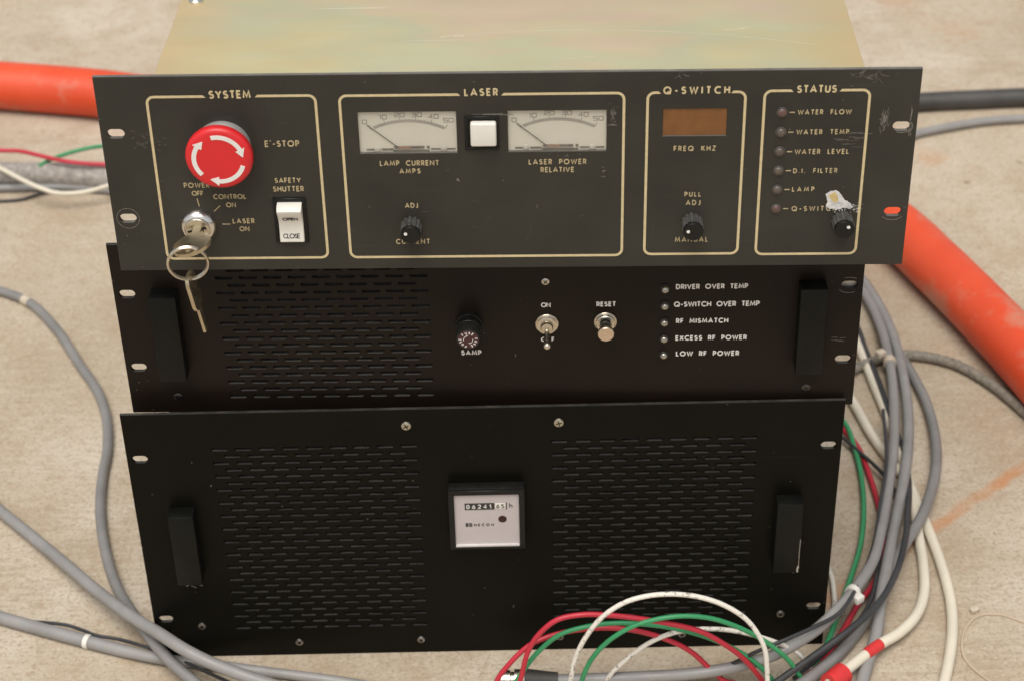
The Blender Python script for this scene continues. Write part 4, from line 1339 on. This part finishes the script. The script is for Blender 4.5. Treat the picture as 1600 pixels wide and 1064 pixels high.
K1 = [(311.4, 444.2, 4.0), (326.2, 407.2, 4.0), (328.6, 361.0, 6.0), (332.3, 315.8, 8.0), (334.8, 271.5, 8.0), (336.5, 224.5, 7.0), (334.5, 182.5, 7.0), (328.9, 151.0, 13.0), (322.5, 120.3, 19.0), (315.7, 89.5, 24.0), (306.9, 61.7, 26.0), (298.7, 42.1, 27.0), (282.8, 14.0, 27.0), (260.1, -10.6, 26.0), (231.7, -31.1, 20.0), (203.3, -50.4, 14.0), (175.7, -67.4, 8.0)]
cable('cable', 'black cable crossing over the right bundle to the bottom edge', 'cable', K1, 2.5, BLACK_PVC)
cable('wire', 'thin black wire taped along the sweeping grey cable', 'wire', [(325.8, 255.7, 20.0), (316.4, 186.0, 21.0), (301.9, 129.0, 22.0), (289.1, 79.1, 26.0), (271.6, 32.0, 33.0), (249.4, -10.8, 40.0), (228.7, -28.0, 43.0), (206.1, -39.9, 42.0), (185.7, -45.2, 36.0), (174.1, -41.3, 24.0), (165.0, -37.1, 14.0), (151.8, -35.9, 7.0)], 1.5, BLACK_PVC, n=8)
cable('wire', 'second thin black wire hanging beside the red wire at lower right', 'wire', [(312.2, 167.3, 10.0), (300.7, 110.2, 12.0), (291.0, 63.6, 14.0), (280.7, 29.7, 16.0), (269.5, 9.4, 16.0), (250.8, -9.3, 12.0), (230.2, -27.6, 8.0), (214.9, -41.2, 6.0)], 1.6, BLACK_PVC, n=8)
cable('wire', 'thin black wire leaving the lower panel edge into the bundle', 'wire', [(278.8, 253.9, 6.0), (290.6, 236.0, 6.0), (301.7, 213.2, 8.0), (311.4, 193.2, 9.0), (319.6, 173.6, 8.0), (324.5, 147.8, 6.0)], 1.6, BLACK_PVC, n=8)
cable('wire', 'green wire bowing down beside the lower panel at right', 'wire', [(282.6, 280.6, 6.0), (294.8, 257.7, 6.0), (297.9, 225.3, 6.0), (297.5, 185.0, 6.0), (293.2, 140.9, 6.0), (284.7, 100.3, 8.0), (270.2, 57.9, 12.0), (256.2, 22.2, 14.0), (246.7, -0.4, 10.0), (239.0, -14.9, 5.0), (225.4, -38.5, 3.0), (208.2, -60.2, 3.0)], 2.1, GREEN_WIRE, n=10)
cable('wire', 'red wire slipping under the bundle beside the lower panel', 'wire', [(284.1, 271.0, 3.0), (294.2, 248.5, 3.0), (301.2, 225.2, 4.0), (305.1, 189.7, 4.0), (306.5, 157.2, 4.0), (304.9, 119.6, 4.0), (296.3, 79.9, 6.0), (286.0, 53.6, 9.0), (272.1, 31.7, 10.0), (259.2, 8.4, 9.0), (249.2, -7.3, 7.0), (238.1, -24.7, 5.0), (223.6, -38.1, 4.0), (204.1, -56.9, 3.0)], 2.3, RED_WIRE, n=10)
cable('wire', 'white printed wire beside the lower right panel corner', 'wire', [(255.0, 99.6, 3.0), (257.9, 71.4, 3.0), (256.8, 50.8, 4.0), (254.1, 32.2, 5.0), (250.2, 11.6, 5.0), (245.0, -3.0, 3.0), (236.3, -19.3, 3.0), (226.0, -34.7, 2.5)], 2.0, WHITE_WIRE, n=10)


def rope_r(s, a):
    return 3.9 + 0.75 * abs(math.cos(1.5 * (a + s * 0.34)))


cable('rope', 'grey braided cord trailing across the concrete toward the orange hose', 'cord', [(292.8, 313.9, 5.0), (321.4, 339.4, 5.0), (342.6, 350.2, 5.0), (362.9, 354.4, 5.0), (384.4, 349.7, 5.0), (404.5, 338.3, 5.0), (420.3, 320.6, 5.0), (433.5, 299.6, 5.0), (447.5, 269.8, 5.0), (467.4, 218.3, 5.0), (485.9, 167.8, 5.0)], 4.4,
      mat('grey_braid', (0.20, 0.175, 0.14), 0.7, var=0.35, vscale=260, bumps=0.4, bscale=500), n=18, sub=20, rfun=rope_r)
sl = sleeve('cable_tie', G1, 3.60, 3.72, 5.6, BEIGE_TAPE)
tag(sl, 'cream cable tie knotted round the upper right bundle', 'cable tie')
nub = MB()
nub.box(-4, 4, -3, 3, -2.5, 2.5, 0.6, 2, Matrix.Translation(Vector([(336.9, 336.8, 20.0)][0])) @ Matrix.Rotation(.5, 4, 'Z'))
nub.build('lock_head', BEIGE_TAPE, sl)
sl = sleeve('cable_tie', G1, 10.02, 10.16, 5.5, WHITE_TIE)
tag(sl, 'white cable tie round the sweeping grey cable near panel corner', 'cable tie')
nub = MB()
nub.box(-3.6, 3.6, -3.6, 3.6, -3, 3, 0.7, 2, Matrix.Translation(Vector([(266.5, 13.1, 32.0)][0])) @ Matrix.Rotation(.6, 4, 'Z'))
nub.build('lock_head', WHITE_TIE, sl)
cable('thread', 'thin tan thread curling on the concrete at lower right', 'thread', [(436.4, 7.2, 0.8), (391.9, 17.4, 0.8), (375.0, 26.2, 0.8), (360.6, 25.3, 0.8), (349.0, 14.6, 0.8), (341.7, -3.5, 0.8), (341.2, -20.0, 0.8), (348.4, -34.6, 0.8), (359.3, -47.7, 0.8)], 0.9, TAN_THREAD, n=6)
nub = MB()
nub.box(-4, 3, -2.4, 2.4, 0, 3.2, 0.8, 2, Matrix.Translation(Vector([(358.7, 31.7, 0.0)][0])) @ Matrix.Rotation(.5, 4, 'Z'))
tag(nub.build('tie_end', BEIGE_TAPE), 'small cream nylon tie end beside the tan thread', 'tie end')

# foreground wires arching in front of the lower panel
GW = 'loose wires arching before the lower panel'
cable('wire', 'red wire forming the higher red arch in front of lower panel', 'wire',
      [(18.0, -66.0, 26.5), (20.7, -65.0, 33.4), (26.4, -62.0, 56.4), (34.1, -60.0, 70.4), (47.4, -58.0, 82.3), (65.3, -56.0, 84.9), (81.5, -55.0, 83.3), (102.1, -54.0, 79.2), (124.7, -53.0, 72.6), (147.0, -52.0, 63.3), (167.4, -50.0, 45.3), (178.9, -48.0, 30.9), (191.0, -46.0, 10.1), (194.8, -45.0, 2.2)], 1.9, RED_WIRE, GW, n=10)
cable('wire', 'red wire forming the lower red arch behind the green wires', 'wire',
      [(3.6, -60.0, 21.0), (5.1, -58.0, 27.0), (12.9, -55.0, 38.0), (27.9, -50.0, 51.6), (43.1, -46.0, 56.4), (58.3, -43.0, 58.0), (82.4, -40.0, 57.3), (103.4, -40.0, 54.0), (126.4, -40.0, 44.3), (142.0, -40.0, 32.9), (154.7, -40.0, 17.7), (167.5, -40.0, 3.6), (173.7, -40.0, 2.2)], 1.9, RED_WIRE, GW, n=10)
cable('wire', 'green wire starting at the plug, the flatter green arch', 'wire',
      [(15.2, -58.0, 18.7), (24.9, -56.0, 36.2), (34.0, -54.0, 49.2), (49.2, -51.0, 62.1), (68.7, -49.0, 67.5), (87.7, -47.0, 68.1), (110.4, -46.0, 65.3), (133.0, -46.0, 59.9), (155.6, -46.0, 50.3), (177.8, -45.0, 34.2), (192.3, -43.0, 17.1), (200.8, -42.0, 4.6), (204.6, -41.0, 2.2)], 1.75, GREEN_WIRE, GW, n=10)
cable('wire', 'green wire of the right hand, rounder green arch', 'wire',
      [(62.6, -60.0, 18.8), (64.3, -60.0, 29.2), (69.7, -59.0, 44.5), (81.5, -58.0, 61.2), (99.0, -57.0, 74.1), (116.8, -56.0, 79.7), (134.3, -55.0, 81.0), (152.5, -54.0, 77.5), (169.2, -52.0, 68.4), (186.6, -49.0, 54.1), (199.7, -46.0, 39.4), (209.9, -43.0, 25.2), (220.5, -40.0, 5.9), (226.0, -38.0, 2.2)], 1.75, GREEN_WIRE, GW, n=10)
cable('wire', 'white printed wire forming the tallest arch before lower panel', 'wire',
      [(54.2, -72.0, 30.8), (55.5, -72.0, 41.1), (58.6, -71.0, 58.1), (66.1, -70.0, 77.1), (77.7, -69.0, 94.5), (92.2, -68.0, 105.8), (106.8, -67.0, 110.3), (124.0, -66.0, 110.9), (141.7, -65.0, 107.2), (159.2, -65.0, 99.3), (174.3, -66.0, 87.3), (183.4, -68.0, 73.7), (188.2, -70.0, 61.3), (190.1, -72.0, 45.8), (191.2, -74.0, 29.6)], 1.75, WHITE_WIRE, GW, n=10)
cable('wire', 'white printed wire of the low arch behind the green arch', 'wire',
      [(80.8, -44.0, 5.0), (83.9, -44.0, 14.9), (96.0, -43.0, 30.2), (112.4, -42.0, 44.7), (129.2, -41.0, 52.4), (147.0, -40.0, 54.6), (166.7, -40.0, 53.4), (183.6, -39.0, 47.8), (201.0, -36.0, 37.2), (217.8, -32.0, 22.5), (228.6, -28.0, 3.4), (236.5, -25.0, 2.2)], 1.75, WHITE_WIRE, GW, n=10)
# metal plug at the end of the sweeping grey cable
pl = empty('plug', 'metal plug with dark boot at bottom edge under red wires', 'plug', Matrix.Translation(Vector([(17.9, -39.3, 9.0)][0]) * MM))
pc = Vector([(17.9, -39.3, 9.0)][0])
ax = (Vector([(37.9, -39.9, 9.0)][0]) - pc).normalized()
qm = ax.to_track_quat('Z', 'Y').to_matrix().to_4x4()
m_ = MB()
m_.lathe([(7.4, 6), (7.6, 9), (7.0, 14), (5.8, 24), (5.3, 30)], 24, qm)
m_.build('boot', DUSTY_BLACK, pl)
m_ = MB()
m_.lathe([(5.2, -12), (6.4, -11.6), (6.8, -9), (6.8, -4), (5.6, -3.4), (5.6, -1.5), (7.4, -1), (7.4, 6.2)], 24, qm)
m_.build('shell', NICKEL, pl)
